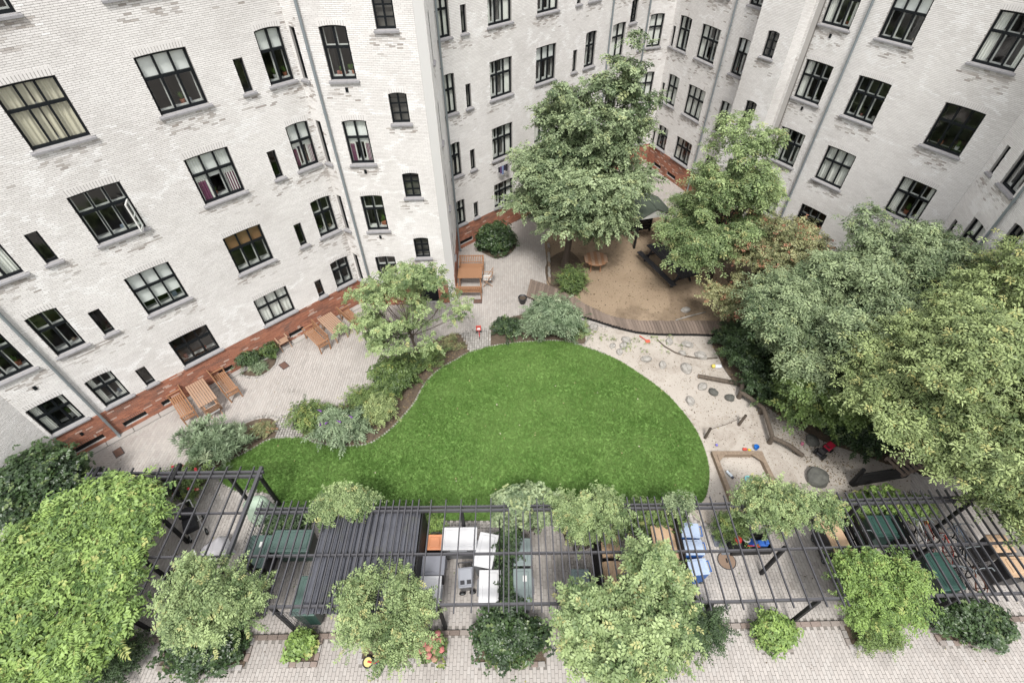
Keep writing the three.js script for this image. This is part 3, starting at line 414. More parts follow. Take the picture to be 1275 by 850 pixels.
// ---------------------------------------------------------------- vegetation
function sprig(kind) { // a twig with leaf-sized faces; unit length about 1, lying in xz, leaf tops towards +y
  return cached('sprig' + kind, () => {
    const r = rng(kind.length * 31 + kind.charCodeAt(0)), pos = [];
    const leaf = (x, z, a, len, wid, tilt, fold, y = 0) => { // pointed leaf of four facets, folded on its midrib
      const ca = Math.cos(a), sa = Math.sin(a), P = (l, w, h) => { const yy = y + h + l * Math.sin(tilt), ll = l * Math.cos(tilt); return [x + ca * ll - sa * w, yy, z + sa * ll + ca * w]; };
      const b = P(0, 0, 0), m = P(len * 0.5, 0, -fold * wid * 0.2), t = P(len, 0, -len * 0.12), L = P(len * 0.42, wid / 2, fold * wid * 0.45), R = P(len * 0.42, -wid / 2, fold * wid * 0.45);
      for (const [p, q, s] of [[b, L, m], [m, L, t], [b, m, R], [m, t, R]]) pos.push(...p, ...q, ...s);
    };
    if (kind === 'broad') { for (let k = 0; k < 6; k++) { const t = 0.1 + k * 0.16; leaf(t - 0.5, 0, (k % 2 ? 1 : -1) * (0.9 + r() * 0.4), 0.42 + r() * 0.12, 0.27, (r() - 0.45) * 0.9, r() - 0.2, (r() - 0.5) * 0.16); } leaf(0.42, 0, (r() - 0.5) * 0.4, 0.46, 0.26, -0.2, 0.4); }
    if (kind === 'small') { for (let k = 0; k < 10; k++) { const t = 0.06 + k * 0.1; leaf(t - 0.5, 0, (k % 2 ? 1 : -1) * (0.7 + r() * 0.7), 0.27 + r() * 0.08, 0.14, (r() - 0.4) * 1.1, r() - 0.2, (r() - 0.5) * 0.22); } leaf(0.45, 0, 0, 0.28, 0.14, 0, 0.4); }
    if (kind === 'feather') { for (let k = 0; k < 5; k++) for (const s of [-1, 1]) leaf(-0.45 + k * 0.19, 0, s * (1.0 + r() * 0.25), 0.36 + r() * 0.06, 0.15, -0.15 + (r() - 0.5) * 0.5, 0.5, -k * k * 0.008); leaf(0.48, 0, 0, 0.38, 0.16, -0.3, 0.4, -0.2); }
    if (kind === 'rosette') { for (let k = 0; k < 9; k++) { const a = k * 2.4, d = 0.04 + 0.03 * k; leaf(Math.cos(a) * d, Math.sin(a) * d, a + (r() - 0.5) * 0.5, 0.4 + r() * 0.12, 0.19, 0.35 - k * 0.07 + (r() - 0.5) * 0.5, 0.5, (r() - 0.5) * 0.12); } }
    if (kind === 'ivy') { for (let k = 0; k < 6; k++) { const a = r() * 6.28, d = 0.12 + r() * 0.36; leaf(Math.cos(a) * d, Math.sin(a) * d, r() * 6.28, 0.4 + r() * 0.1, 0.4, (r() - 0.5) * 0.6, 0.25, (r() - 0.5) * 0.18); } }
    if (kind === 'blade') { for (let k = 0; k < 9; k++) { const a = k * 0.7 + r(); leaf(0, 0, a, 0.62 + r() * 0.2, 0.1, 0.5 + r() * 0.7, 0.3); } }
    const g = new THREE.BufferGeometry(); g.setAttribute('position', new THREE.Float32BufferAttribute(pos, 3)); g.computeVertexNormals(); return g;
  });
}
const PAL = { // leaf tones drawn at random: shade side painted in, light side painted in, turning leaf
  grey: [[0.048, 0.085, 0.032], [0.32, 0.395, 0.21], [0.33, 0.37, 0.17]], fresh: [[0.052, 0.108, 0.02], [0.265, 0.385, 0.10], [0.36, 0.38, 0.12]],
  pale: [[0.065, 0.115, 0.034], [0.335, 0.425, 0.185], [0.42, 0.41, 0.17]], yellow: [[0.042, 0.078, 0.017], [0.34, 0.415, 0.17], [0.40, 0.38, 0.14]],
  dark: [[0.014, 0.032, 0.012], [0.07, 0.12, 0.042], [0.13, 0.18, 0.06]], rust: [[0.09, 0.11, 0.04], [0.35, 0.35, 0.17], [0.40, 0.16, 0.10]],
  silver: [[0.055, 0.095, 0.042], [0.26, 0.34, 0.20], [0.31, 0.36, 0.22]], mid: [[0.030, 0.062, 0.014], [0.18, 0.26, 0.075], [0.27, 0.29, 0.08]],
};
const UP = V(0, 1, 0);
function foliage(parent, name, blobs, { kind = 'broad', size = 0.3, dens = 330, pal = 'fresh', seed = 1, up = 0.55, rough = 0.9, gloss = false, droop = 0.2, rare = 0.05, low = 0.55, twigs = 1 }) {
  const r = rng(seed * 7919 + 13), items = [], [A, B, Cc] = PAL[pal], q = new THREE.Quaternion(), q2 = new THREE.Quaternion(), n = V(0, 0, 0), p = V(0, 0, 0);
  const put = (x, y, z, m, spin, t, sc = 1) => {
    q.setFromUnitVectors(UP, m); if (spin?.isVector3) { const X = V(1, 0, 0).applyQuaternion(q), d = spin.clone().addScaledVector(m, -spin.dot(m)).normalize(); q2.setFromAxisAngle(UP, Math.atan2(X.clone().cross(d).dot(m), X.dot(d))); } else q2.setFromAxisAngle(UP, spin); q.multiply(q2); q2.setFromAxisAngle(V(0, 0, 1), -droop * r()); q.multiply(q2);
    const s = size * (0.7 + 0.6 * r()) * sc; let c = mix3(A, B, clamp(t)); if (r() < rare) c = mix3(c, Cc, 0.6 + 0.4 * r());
    items.push([M4(x, y, z, q.clone(), s, s, s), c]);
  };
  for (const [bx, by, bz, rx, ry, rz, dm = 1] of blobs) {
    const area = 4 * Math.PI * Math.pow((Math.pow(rx * ry, 1.6) + Math.pow(rx * rz, 1.6) + Math.pow(ry * rz, 1.6)) / 3, 1 / 1.6), N = Math.round(area * dens * dm * (0.3 / size) ** 2 * 0.16 * (0.7 + 0.6 * r())), tone = (r() - 0.5) * 0.45;
    for (let i = 0; i < N; i++) {
      n.set(r() * 2 - 1, r() * 2 - 1, r() * 2 - 1); if (n.lengthSq() > 1 || n.lengthSq() < 0.01) { i--; continue; } n.normalize();
      if (n.y < -0.2 && r() > low) continue;
      const bump = 0.6 + 0.8 * vnoise(n.x * 2.3 + bx * 3 + 40, n.y * 2.3 + n.z * 1.9 + bz * 3 + 40, seed);
      const k = (1 - Math.pow(r(), 1.2) * rough * 0.8) * bump + (r() - 0.5) * 0.16;
      p.set(bx + n.x * rx * k, by + n.y * ry * k, bz + n.z * rz * k); if (p.y < 0.06) continue;
      let deep = false; for (const c of blobs) { const d = ((p.x - c[0]) / c[3]) ** 2 + ((p.y - c[1]) / c[4]) ** 2 + ((p.z - c[2]) / c[5]) ** 2; if (d < 0.25) { deep = true; break; } } if (deep && r() > 0.35) continue;
      const m = V(n.x / rx, n.y / ry, n.z / rz).normalize().multiplyScalar(0.7).addScaledVector(UP, up * 1.5).add(V(r() - 0.5, r() - 0.5, r() - 0.5).multiplyScalar(1.25)).normalize();
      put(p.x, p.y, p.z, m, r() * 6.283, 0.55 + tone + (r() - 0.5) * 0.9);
    }
    for (let i = 0, T = Math.round(area * dens * dm * 0.011 * twigs); i < T; i++) { // loose twigs that break the outline
      n.set(r() * 2 - 1, r() * 1.5 - 0.5, r() * 2 - 1).normalize(); const k0 = 0.75, k1 = 1.15 + r() * 0.45, J = 3 + Math.floor(r() * 3), dir = V(n.x * rx, n.y * ry + 0.1, n.z * rz).normalize();
      for (let j = 0; j < J; j++) { const k = lerp(k0, k1, j / (J - 1)), x = bx + n.x * rx * k + (r() - 0.5) * 0.08, y = by + n.y * ry * k + (r() - 0.5) * 0.08 - 0.05 * j * j * 0.3, z = bz + n.z * rz * k + (r() - 0.5) * 0.08; if (y < 0.06) continue; put(x, y, z, UP.clone().add(V(r() - 0.5, r() - 0.5, r() - 0.5).multiplyScalar(0.9)).normalize(), dir, 0.55 + tone + (r() - 0.5) * 0.9, 0.9); }
    }
  }
  return instanced(name, sprig(kind), gloss ? mLeafGloss : mLeaf, items, parent);
}
function clumps(seed, n, [cx, cy, cz], [rx, ry, rz], rc, { hollow = 0.45, d = 1, tier = 0.6 } = {}) {
  const r = rng(seed), out = []; let guard = 0;
  while (out.length < n && guard++ < 4000) {
    const v = V(r() * 2 - 1, r() * 2 - 1, r() * 2 - 1), l = v.length(); if (l > 1 || l < hollow) continue;
    const s = rc * (0.65 + 0.7 * r()), x = cx + v.x * (rx - s * 0.6), y = cy + v.y * (ry - s * 0.5), z = cz + v.z * (rz - s * 0.6);
    if (out.some((c) => (c[0] - x) ** 2 + (c[1] - y) ** 2 + (c[2] - z) ** 2 < (rc * 0.55) ** 2)) continue;
    out.push([x, y, z, s * (0.9 + 0.3 * r()), s * (tier + 0.25 * r()), s * (0.9 + 0.3 * r()), d]);
  }
  return out;
}
function limbs(parent, base, blobs, r0, seed, fork = 0.45, lean = [0, 0]) {
  const r = rng(seed + 71), list = [], top = Math.max(...blobs.map((b) => b[1])), cx = blobs.reduce((a, b) => a + b[0], 0) / blobs.length, cz = blobs.reduce((a, b) => a + b[2], 0) / blobs.length;
  const B = V(...base), T = V(cx, top * 0.74, cz), trunk = [], rad = [], N = 7;
  for (let i = 0; i <= N; i++) { const t = i / N, p = B.clone().lerp(T, t); p.x += Math.sin(t * 4 + seed) * 0.12 * t + lean[0] * t * (1 - t); p.z += Math.cos(t * 3 + seed) * 0.12 * t + lean[1] * t * (1 - t); if (t < 0.3) { p.x = lerp(base[0], p.x, t / 0.3); p.z = lerp(base[2], p.z, t / 0.3); } trunk.push(p); rad.push(r0 * (1 - t * 0.85) * (i === 0 ? 1.35 : 1)); }
  list.push(taperTube(trunk, rad, 9));
  for (const b of blobs.filter((_, i) => i % 1 === 0).slice(0, 26)) {
    const t0 = clamp(fork * 0.75 + (b[1] / top) * 0.45 * r() + 0.05, 0.2, 0.85), i = t0 * N, k = Math.floor(i), s = trunk[k].clone().lerp(trunk[Math.min(N, k + 1)], i - k), e = V(b[0], b[1], b[2]), m = s.clone().lerp(e, 0.5); m.y += (e.y - s.y) * -0.12 + 0.1; m.x += (r() - 0.5) * 0.3; m.z += (r() - 0.5) * 0.3;
    const rr = r0 * (1 - t0 * 0.8) * 0.5; list.push(taperTube([s, s.clone().lerp(m, 0.5), m, m.clone().lerp(e, 0.6), e], [rr, rr * 0.8, rr * 0.6, rr * 0.4, rr * 0.18], 6));
    for (let j = 0; j < 2; j++) { const e2 = e.clone().add(V((r() - 0.5) * b[3] * 1.5, r() * b[4] * 0.8, (r() - 0.5) * b[5] * 1.5)); list.push(taperTube([m, m.clone().lerp(e2, 0.6), e2], [rr * 0.4, rr * 0.28, rr * 0.12], 5)); }
  }
  return part('trunk', list, mBark, parent);
}
function tree(name, label, base, blobs, r0, opt, group) {
  const t = thing(name, label, 'tree', group); limbs(t, base, blobs, r0, opt.seed, opt.fork); foliage(t, 'crown', blobs, opt); return t;
}
function shrub(name, label, blobs, opt, cat = 'shrub', group) {
  const t = thing(name, label, cat, group), r = rng(opt.seed + 5), L = [];
  const cx = blobs.reduce((a, b) => a + b[0], 0) / blobs.length, cz = blobs.reduce((a, b) => a + b[2], 0) / blobs.length;
  for (const b of blobs) for (let k = 0; k < 3; k++) { const s = V(lerp(cx, b[0], 0.6) + (r() - 0.5) * 0.2, 0.0, lerp(cz, b[2], 0.6) + (r() - 0.5) * 0.2), e = V(b[0] + (r() - 0.5) * b[3], b[1] + r() * b[4] * 0.5, b[2] + (r() - 0.5) * b[5]); L.push(taperTube([s, s.clone().lerp(e, 0.5).add(V(0, 0.1, 0)), e], [0.018, 0.012, 0.005], 5)); }
  if (blobs.some((b) => b[1] > 0.22)) part('stems', L, mBark, t); foliage(t, 'foliage', blobs, opt); return t;
}
// the tall tree and the trees of the play corner
tree('courtyard_tree', 'tall grey green tree in front of the far wing', [2.9, 0, -21.9], [...clumps(101, 62, [3.3, 4.8, -22.4], [3.8, 2.7, 3.3], 0.8, { tier: 0.42, hollow: 0.25 }), ...clumps(102, 34, [4.1, 7.4, -23.4], [3.0, 2.0, 2.6], 0.56, { hollow: 0.1, d: 0.6 }), ...clumps(103, 15, [5.0, 9.5, -24.2], [1.5, 1.6, 1.4], 0.38, { hollow: 0, d: 0.5 })], 0.19, { kind: 'broad', size: 0.34, dens: 240, pal: 'grey', seed: 11, twigs: 1.7 });
tree('courtyard_tree', 'light green tree shading the black picnic table', [10.4, 0, -20.9], [...clumps(111, 42, [9.8, 4.0, -20.3], [2.7, 2.5, 2.5], 0.68, { tier: 0.45, hollow: 0.25 }), ...clumps(112, 20, [9.9, 6.9, -20.6], [2.1, 1.8, 2.0], 0.52, { hollow: 0.1, d: 0.65 })], 0.14, { kind: 'rosette', size: 0.27, dens: 225, pal: 'pale', seed: 12, twigs: 1.7 });
tree('courtyard_tree', 'small tree with rusty pink leaf tips over the boardwalk end', [11.2, 0, -18.1], [...clumps(121, 34, [11.7, 3.6, -18.3], [2.3, 1.7, 2.0], 0.6, { tier: 0.42, d: 0.85, hollow: 0.3 }), ...clumps(122, 16, [10.0, 2.0, -17.1], [1.6, 0.9, 1.1], 0.5, { tier: 0.42, d: 0.8, hollow: 0.1 })], 0.1, { kind: 'small', size: 0.34, dens: 270, pal: 'rust', seed: 13, rare: 0.09 });
tree('courtyard_tree', 'dense grey green spreading tree over the log edge of the sand', [13.2, 0, -14.2], [...clumps(131, 66, [12.6, 3.5, -13.9], [3.6, 2.4, 3.1], 0.78, { tier: 0.45, hollow: 0.3 }), ...clumps(132, 16, [14.8, 5.4, -15.9], [2.3, 1.7, 2.3], 0.7, { d: 0.8 })], 0.19, { kind: 'rosette', size: 0.27, dens: 235, pal: 'grey', seed: 14, twigs: 1.7 });
tree('courtyard_tree', 'low dark leafy tree drooping over the sand edge', [12.6, 0, -12.2], clumps(141, 34, [12.0, 1.9, -12.3], [2.4, 1.7, 2.1], 0.62, { tier: 0.45, hollow: 0.3 }), 0.12, { kind: 'broad', size: 0.3, dens: 300, pal: 'mid', seed: 15 });
tree('courtyard_tree', 'large yellow green tree hanging over the pergola end', [15.2, 0, -9.6], [...clumps(151, 66, [13.9, 4.8, -9.4], [3.4, 2.6, 3.2], 0.76, { tier: 0.45, hollow: 0.3 }), ...clumps(152, 24, [15.2, 4.2, -6.9], [1.9, 2.2, 1.7], 0.62, { tier: 0.45 }), ...clumps(153, 20, [15.7, 6.0, -12.2], [2.0, 1.8, 2.1], 0.66, { d: 0.8 })], 0.2, { kind: 'rosette', size: 0.24, dens: 230, pal: 'yellow', seed: 16, rare: 0.05, twigs: 1.7 });
tree('courtyard_tree', 'slender pale tree with open crown beside the terrace steps', [-4.1, 0, -15.3], [...clumps(161, 40, [-4.4, 2.9, -15.7], [2.95, 1.35, 2.6], 0.44, { hollow: 0.25, tier: 0.28 }), ...clumps(162, 12, [-4.1, 4.2, -16.0], [1.8, 0.7, 1.6], 0.38, { hollow: 0, tier: 0.3 })], 0.075, { kind: 'broad', size: 0.21, dens: 105, pal: 'pale', seed: 17, fork: 0.4, twigs: 2.2 });
// shrubs of the beds
shrub('willow_shrub', 'rounded silver green willow shrub at the end of the teak set', clumps(201, 9, [-11.35, 0.75, -10.75], [1.05, 0.75, 0.9], 0.5), { kind: 'blade', size: 0.34, dens: 300, pal: 'silver', seed: 21, up: 0.8 });
shrub('rose_shrub', 'loose shrub with reddish tips beside the small cobbled path', clumps(205, 6, [-8.0, 0.6, -11.9], [0.75, 0.65, 0.6], 0.4), { kind: 'small', size: 0.3, dens: 260, pal: 'mid', seed: 22, rare: 0.12 });
shrub('butterfly_bush', 'blue green shrub with a few purple flowers at the lawn edge', clumps(206, 8, [-6.75, 0.55, -11.55], [1.0, 0.6, 0.65], 0.42), { kind: 'feather', size: 0.34, dens: 300, pal: 'silver', seed: 23 });
shrub('yellow_shrub', 'yellow green low shrub on the curve of the lawn', clumps(207, 9, [-5.35, 0.45, -12.5], [0.75, 0.5, 0.95], 0.4), { kind: 'small', size: 0.27, dens: 280, pal: 'yellow', seed: 24 });
shrub('dark_shrub', 'dark green shrub under the slender pale tree', clumps(208, 10, [-4.95, 0.55, -14.0], [0.85, 0.6, 0.85], 0.42), { kind: 'broad', size: 0.27, dens: 300, pal: 'mid', seed: 25 });
shrub('yellow_shrub', 'low pale shrub between the slender tree and the cobbled path', clumps(209, 7, [-3.6, 0.35, -15.4], [0.8, 0.4, 0.7], 0.34), { kind: 'small', size: 0.25, dens: 220, pal: 'mid', seed: 26 });
shrub('hedge_plants', 'mixed low hedge filling the bed between terrace edge and lawn', [...clumps(301, 9, [-6.1, 0.35, -12.7], [0.8, 0.4, 0.8], 0.36), ...clumps(302, 9, [-5.3, 0.4, -13.5], [0.7, 0.45, 0.8], 0.38), ...clumps(303, 8, [-4.4, 0.4, -14.8], [0.75, 0.45, 0.75], 0.38), ...clumps(304, 7, [-7.4, 0.35, -12.15], [0.7, 0.35, 0.4], 0.34)], { kind: 'small', size: 0.24, dens: 260, pal: 'mid', seed: 76, rare: 0.1 });
shrub('herb_patch', 'low brownish herbs on the soil beside the far cobbled path', clumps(210, 6, [-2.75, 0.15, -16.3], [0.6, 0.18, 0.5], 0.25), { kind: 'small', size: 0.2, dens: 160, pal: 'rust', seed: 27 }, 'herbs');
shrub('herb_patch', 'low reddish herbs between the willow shrub and the near cobbled path', clumps(211, 7, [-10.0, 0.2, -11.6], [0.55, 0.22, 0.42], 0.26), { kind: 'small', size: 0.2, dens: 190, pal: 'rust', seed: 28 }, 'herbs');
shrub('large_shrub', 'big grey green shrub at the head of the lawn', clumps(212, 14, [1.7, 0.95, -17.2], [1.3, 0.95, 0.85], 0.6), { kind: 'feather', size: 0.34, dens: 320, pal: 'silver', seed: 29 });
shrub('flowering_shrub', 'low dark shrub with cream flowers beside the scooter', clumps(213, 7, [-0.25, 0.4, -17.05], [0.75, 0.45, 0.5], 0.35), { kind: 'broad', size: 0.22, dens: 300, pal: 'dark', seed: 30, rare: 0.1 });
shrub('round_shrub', 'round green shrub at the start of the boardwalk', clumps(214, 7, [3.05, 0.65, -20.15], [0.62, 0.62, 0.6], 0.4), { kind: 'small', size: 0.26, dens: 320, pal: 'mid', seed: 31 });
shrub('oval_hedge', 'dense dark evergreen clump in the oval bed', clumps(215, 14, [-0.8, 0.5, -24.25], [1.05, 0.55, 1.15], 0.5), { kind: 'ivy', size: 0.26, dens: 340, pal: 'dark', seed: 32, gloss: true });
shrub('wall_shrub', 'dark small shrub in the half round bed by the wall', clumps(216, 5, [-11.75, 0.45, -15.25], [0.45, 0.5, 0.4], 0.32), { kind: 'broad', size: 0.22, dens: 300, pal: 'dark', seed: 33 });
shrub('white_flower_patch', 'white flowering ground plant beside the small wall shrub', clumps(217, 5, [-11.2, 0.12, -15.05], [0.5, 0.16, 0.45], 0.24), { kind: 'small', size: 0.18, dens: 260, pal: 'silver', seed: 34, rare: 0.3 }, 'flowers');
shrub('wall_shrub', 'green small shrub nearest the single folding chair', clumps(218, 3, [-10.9, 0.35, -15.75], [0.3, 0.35, 0.3], 0.28), { kind: 'broad', size: 0.2, dens: 280, pal: 'mid', seed: 35 });
shrub('rose_bush', 'rose bush with red and pink blooms beside the black pram', clumps(219, 9, [-11.7, 0.8, -9.0], [0.85, 0.8, 0.5], 0.42), { kind: 'small', size: 0.27, dens: 240, pal: 'mid', seed: 36, rare: 0.04 });
shrub('undergrowth', 'dark undergrowth behind the log edge under the trees', [...clumps(220, 12, [10.9, 0.7, -14.3], [1.6, 0.8, 1.9], 0.6), ...clumps(221, 10, [13.4, 0.8, -11.3], [1.6, 0.9, 1.5], 0.65), ...clumps(226, 8, [10.3, 0.55, -16.1], [0.9, 0.6, 0.8], 0.45)], { kind: 'broad', size: 0.32, dens: 260, pal: 'dark', seed: 37 });
shrub('undergrowth', 'low green undergrowth behind the trees along the bright wing', [...clumps(222, 14, [14.4, 0.8, -18.6], [2.4, 0.9, 3.2], 0.75)], { kind: 'broad', size: 0.36, dens: 200, pal: 'mid', seed: 38 });
shrub('undergrowth', 'green plants behind the containers under the pergola end', clumps(223, 10, [12.2, 0.6, -7.9], [1.9, 0.6, 0.35], 0.4), { kind: 'ivy', size: 0.24, dens: 280, pal: 'fresh', seed: 39 });
shrub('herb_patch', 'thin weeds on the sand below the boardwalk', [[4.3, -16.6], [4.0, -16.9], [4.8, -16.5], [5.4, -16.1], [5.7, -16.4], [6.2, -16.2], [6.6, -16.5], [7.0, -16.2], [6.0, -15.7], [5.2, -15.9], [6.9, -15.6], [7.6, -15.9], [7.4, -16.6], [3.7, -16.5]].map(([x, z]) => [x, 0.05, z, 0.3, 0.06, 0.22]), { kind: 'blade', size: 0.11, dens: 60, pal: 'yellow', seed: 40, twigs: 0 }, 'herbs');
shrub('herb_patch', 'pale green ground cover between the big grey shrub and the sand', clumps(225, 7, [3.2, 0.12, -17.1], [0.6, 0.15, 0.6], 0.26), { kind: 'small', size: 0.2, dens: 240, pal: 'pale', seed: 41 }, 'herbs');
// plants of the pergola and the front path
{
  const r = rng(61), B = [], P = [[-14.43, -5.53], [-14.2, -6.5], [-13.75, -7.6], [-13.0, -8.1], [-11.9, -7.75], [-10.9, -7.4], [-10.6, -6.55], [-10.95, -5.6], [-10.7, -4.67], [-10.1, -4.2], [-10.6, -3.6], [-11.5, -2.9], [-13.5, -2.5], [-15.5, -2.5], [-15.6, -4.2]];
  for (let k = 0; B.length < 70 && k < 4000; k++) { const x = -16.6 + r() * 6.8, z = -8.3 + r() * 5.6; if (!inPoly(x, z, P) || B.some((b) => Math.hypot(b[0] - x, b[2] - z) < 0.42)) continue; const s = 0.36 + r() * 0.26; B.push([x, 2.35 + 0.3 * fbm(x, z, 5) + (z > -4 ? -0.5 : 0), z, s, s * 0.55, s]); }
  const t = tree('wisteria', 'broad bright green climber covering the left end of the pergola', [-12.2, 0, -4.6], B, 0.1, { kind: 'ivy', size: 0.22, dens: 230, pal: 'fresh', seed: 51, up: 0.45, rare: 0.05, fork: 0.7 });
  t.userData.category = 'climber'; foliage(t, 'long_shoots', B, { kind: 'feather', size: 0.36, dens: 120, pal: 'fresh', seed: 151, up: 0.5, twigs: 2.5, rough: 0.5 });
}
shrub('front_shrub', 'dark shrubs with violet flowers in front of the broad climber', [...clumps(231, 9, [-11.4, 0.6, -3.7], [1.1, 0.7, 0.6], 0.5), ...clumps(232, 7, [-14.2, 0.7, -3.3], [1.4, 0.8, 0.6], 0.55)], { kind: 'small', size: 0.27, dens: 280, pal: 'dark', seed: 52 });
shrub('ivy_mound', 'tall dark ivy mound against the white wall stub', clumps(233, 26, [-16.2, 1.2, -8.6], [1.5, 1.35, 1.4], 0.62), { kind: 'ivy', size: 0.26, dens: 360, pal: 'dark', seed: 53, gloss: true });
tree('small_tree', 'small light green tree above the dark ivy at the barbecue bay', [-8.6, 0, -4.1], clumps(241, 30, [-8.1, 2.5, -4.7], [1.45, 0.95, 1.15], 0.38, { hollow: 0.2 }), 0.06, { kind: 'small', size: 0.27, dens: 244, pal: 'pale', twigs: 2, seed: 54 });
shrub('ivy_mound', 'dark ivy under the small light green tree', clumps(242, 11, [-8.75, 0.5, -3.95], [1.2, 0.6, 0.5], 0.45), { kind: 'ivy', size: 0.22, dens: 340, pal: 'dark', seed: 55, gloss: true });
tree('small_tree', 'round small tree above the pink hydrangea', [-3.35, 0, -4.05], clumps(243, 32, [-3.6, 2.05, -4.3], [1.35, 1.1, 1.3], 0.38, { hollow: 0.2 }), 0.06, { kind: 'small', size: 0.26, dens: 244, pal: 'pale', twigs: 2, seed: 56, rare: 0.08 });
tree('small_tree', 'tallest front tree with pale broad leaves between the ivy bed and the blue bins', [2.9, 0, -3.9], [...clumps(245, 42, [2.75, 2.7, -3.7], [1.8, 1.2, 1.2], 0.42, { hollow: 0.2 }), ...clumps(246, 8, [3.5, 3.3, -5.0], [0.8, 0.7, 0.7], 0.42), ...clumps(247, 5, [4.35, 2.3, -4.9], [0.55, 0.5, 0.5], 0.36)], 0.08, { kind: 'broad', size: 0.25, dens: 244, pal: 'pale', twigs: 2, seed: 57 });
shrub('front_shrub', 'dark feathery shrub beside the tallest front tree', clumps(248, 8, [5.15, 0.8, -4.25], [0.75, 0.8, 0.5], 0.42), { kind: 'feather', size: 0.24, dens: 320, pal: 'dark', seed: 58 });
shrub('ivy_mound', 'dark ivy bush in the wide edged bed at the middle of the front path', clumps(249, 13, [-0.15, 0.6, -4.1], [1.0, 0.65, 0.5], 0.42), { kind: 'ivy', size: 0.22, dens: 340, pal: 'dark', seed: 59, gloss: true });
shrub('front_shrub', 'light green low plants in front of the ivy bush', clumps(250, 6, [-0.1, 0.25, -3.72], [0.95, 0.3, 0.3], 0.3), { kind: 'small', size: 0.2, dens: 280, pal: 'mid', seed: 60 });
shrub('box_shrub', 'trimmed bright green shrub in a small edged bed', clumps(251, 9, [7.55, 0.45, -4.25], [0.56, 0.48, 0.42], 0.34), { kind: 'ivy', size: 0.17, dens: 380, pal: 'fresh', seed: 61 });
tree('small_tree', 'fresh green small tree beside the tan lidded bin', [10.4, 0, -4.3], clumps(252, 32, [9.95, 2.2, -4.85], [1.4, 0.9, 1.0], 0.37, { hollow: 0.2 }), 0.06, { kind: 'small', size: 0.27, dens: 251, pal: 'fresh', twigs: 2, seed: 62 });
shrub('front_shrub', 'mixed green shrub at the foot of the fresh green tree', clumps(253, 9, [10.5, 0.45, -4.15], [0.75, 0.5, 0.42], 0.36), { kind: 'small', size: 0.22, dens: 320, pal: 'mid', seed: 63 });
shrub('ivy_mound', 'dark ivy bush in the edged bed nearest the pergola end', clumps(254, 11, [13.3, 0.5, -4.4], [1.0, 0.6, 0.55], 0.42), { kind: 'ivy', size: 0.22, dens: 360, pal: 'dark', seed: 64, gloss: true });
shrub('leafy_plants', 'large leaved plants in the smallest edged bed', clumps(255, 6, [-6.2, 0.25, -4.0], [0.42, 0.28, 0.38], 0.26), { kind: 'ivy', size: 0.26, dens: 260, pal: 'fresh', seed: 65 });
tree('small_tree', 'yellowish small tree growing through the pergola by the sand pit frame', [8.6, 0, -7.6], clumps(256, 30, [8.1, 2.35, -7.2], [1.7, 0.65, 0.95], 0.36, { hollow: 0.1, d: 0.8 }), 0.06, { kind: 'small', size: 0.26, dens: 222, pal: 'pale', twigs: 2, seed: 66, rare: 0.1 });
shrub('climber', 'pale climber spilling over the middle of the pergola', clumps(257, 26, [2.3, 2.1, -7.1], [1.3, 0.8, 0.9], 0.36, { hollow: 0.1, d: 0.85 }), { kind: 'small', size: 0.26, dens: 244, pal: 'pale', twigs: 2, seed: 67 }, 'climber');
shrub('ivy_screen', 'grey green ivy on the far edge of the pergola', clumps(258, 13, [0.45, 1.7, -7.5], [1.15, 0.85, 0.4], 0.4), { kind: 'ivy', size: 0.22, dens: 330, pal: 'grey', seed: 68 }, 'climber');
shrub('ivy_screen', 'narrow ivy covered screen between white bins and glass bins', clumps(259, 10, [-0.18, 0.95, -5.8], [0.2, 0.95, 1.3], 0.36), { kind: 'ivy', size: 0.2, dens: 340, pal: 'dark', seed: 69 }, 'climber');
shrub('climber', 'pale climber on the dark corrugated roof edge', clumps(260, 18, [-5.2, 2.2, -7.4], [1.15, 0.45, 0.6], 0.3, { hollow: 0 }), { kind: 'small', size: 0.25, dens: 330, pal: 'pale', seed: 70 }, 'climber');
shrub('ivy_screen', 'dark hedge behind the tan lidded bins', clumps(261, 12, [4.35, 1.0, -7.45], [1.25, 1.0, 0.35], 0.42), { kind: 'ivy', size: 0.22, dens: 320, pal: 'mid', seed: 71 }, 'climber');
shrub('climber', 'thin climber on the slats above the tan lidded bins', clumps(262, 6, [4.9, 2.25, -7.3], [0.7, 0.3, 0.3], 0.28), { kind: 'small', size: 0.22, dens: 200, pal: 'grey', seed: 72 }, 'climber');
shrub('front_shrub', 'dark low bush behind the green containers', clumps(263, 7, [-7.5, 0.7, -7.45], [0.75, 0.6, 0.3], 0.36), { kind: 'ivy', size: 0.2, dens: 320, pal: 'dark', seed: 73 });
shrub('front_shrub', 'bushy green plant behind the toy crate', clumps(264, 7, [7.2, 0.6, -7.35], [0.6, 0.6, 0.35], 0.36), { kind: 'small', size: 0.22, dens: 300, pal: 'mid', seed: 74 });
shrub('front_shrub', 'green plants on the strip between lawn and orange bin', clumps(265, 6, [-2.75, 0.35, -7.45], [0.5, 0.35, 0.25], 0.3), { kind: 'small', size: 0.2, dens: 280, pal: 'fresh', seed: 75 });
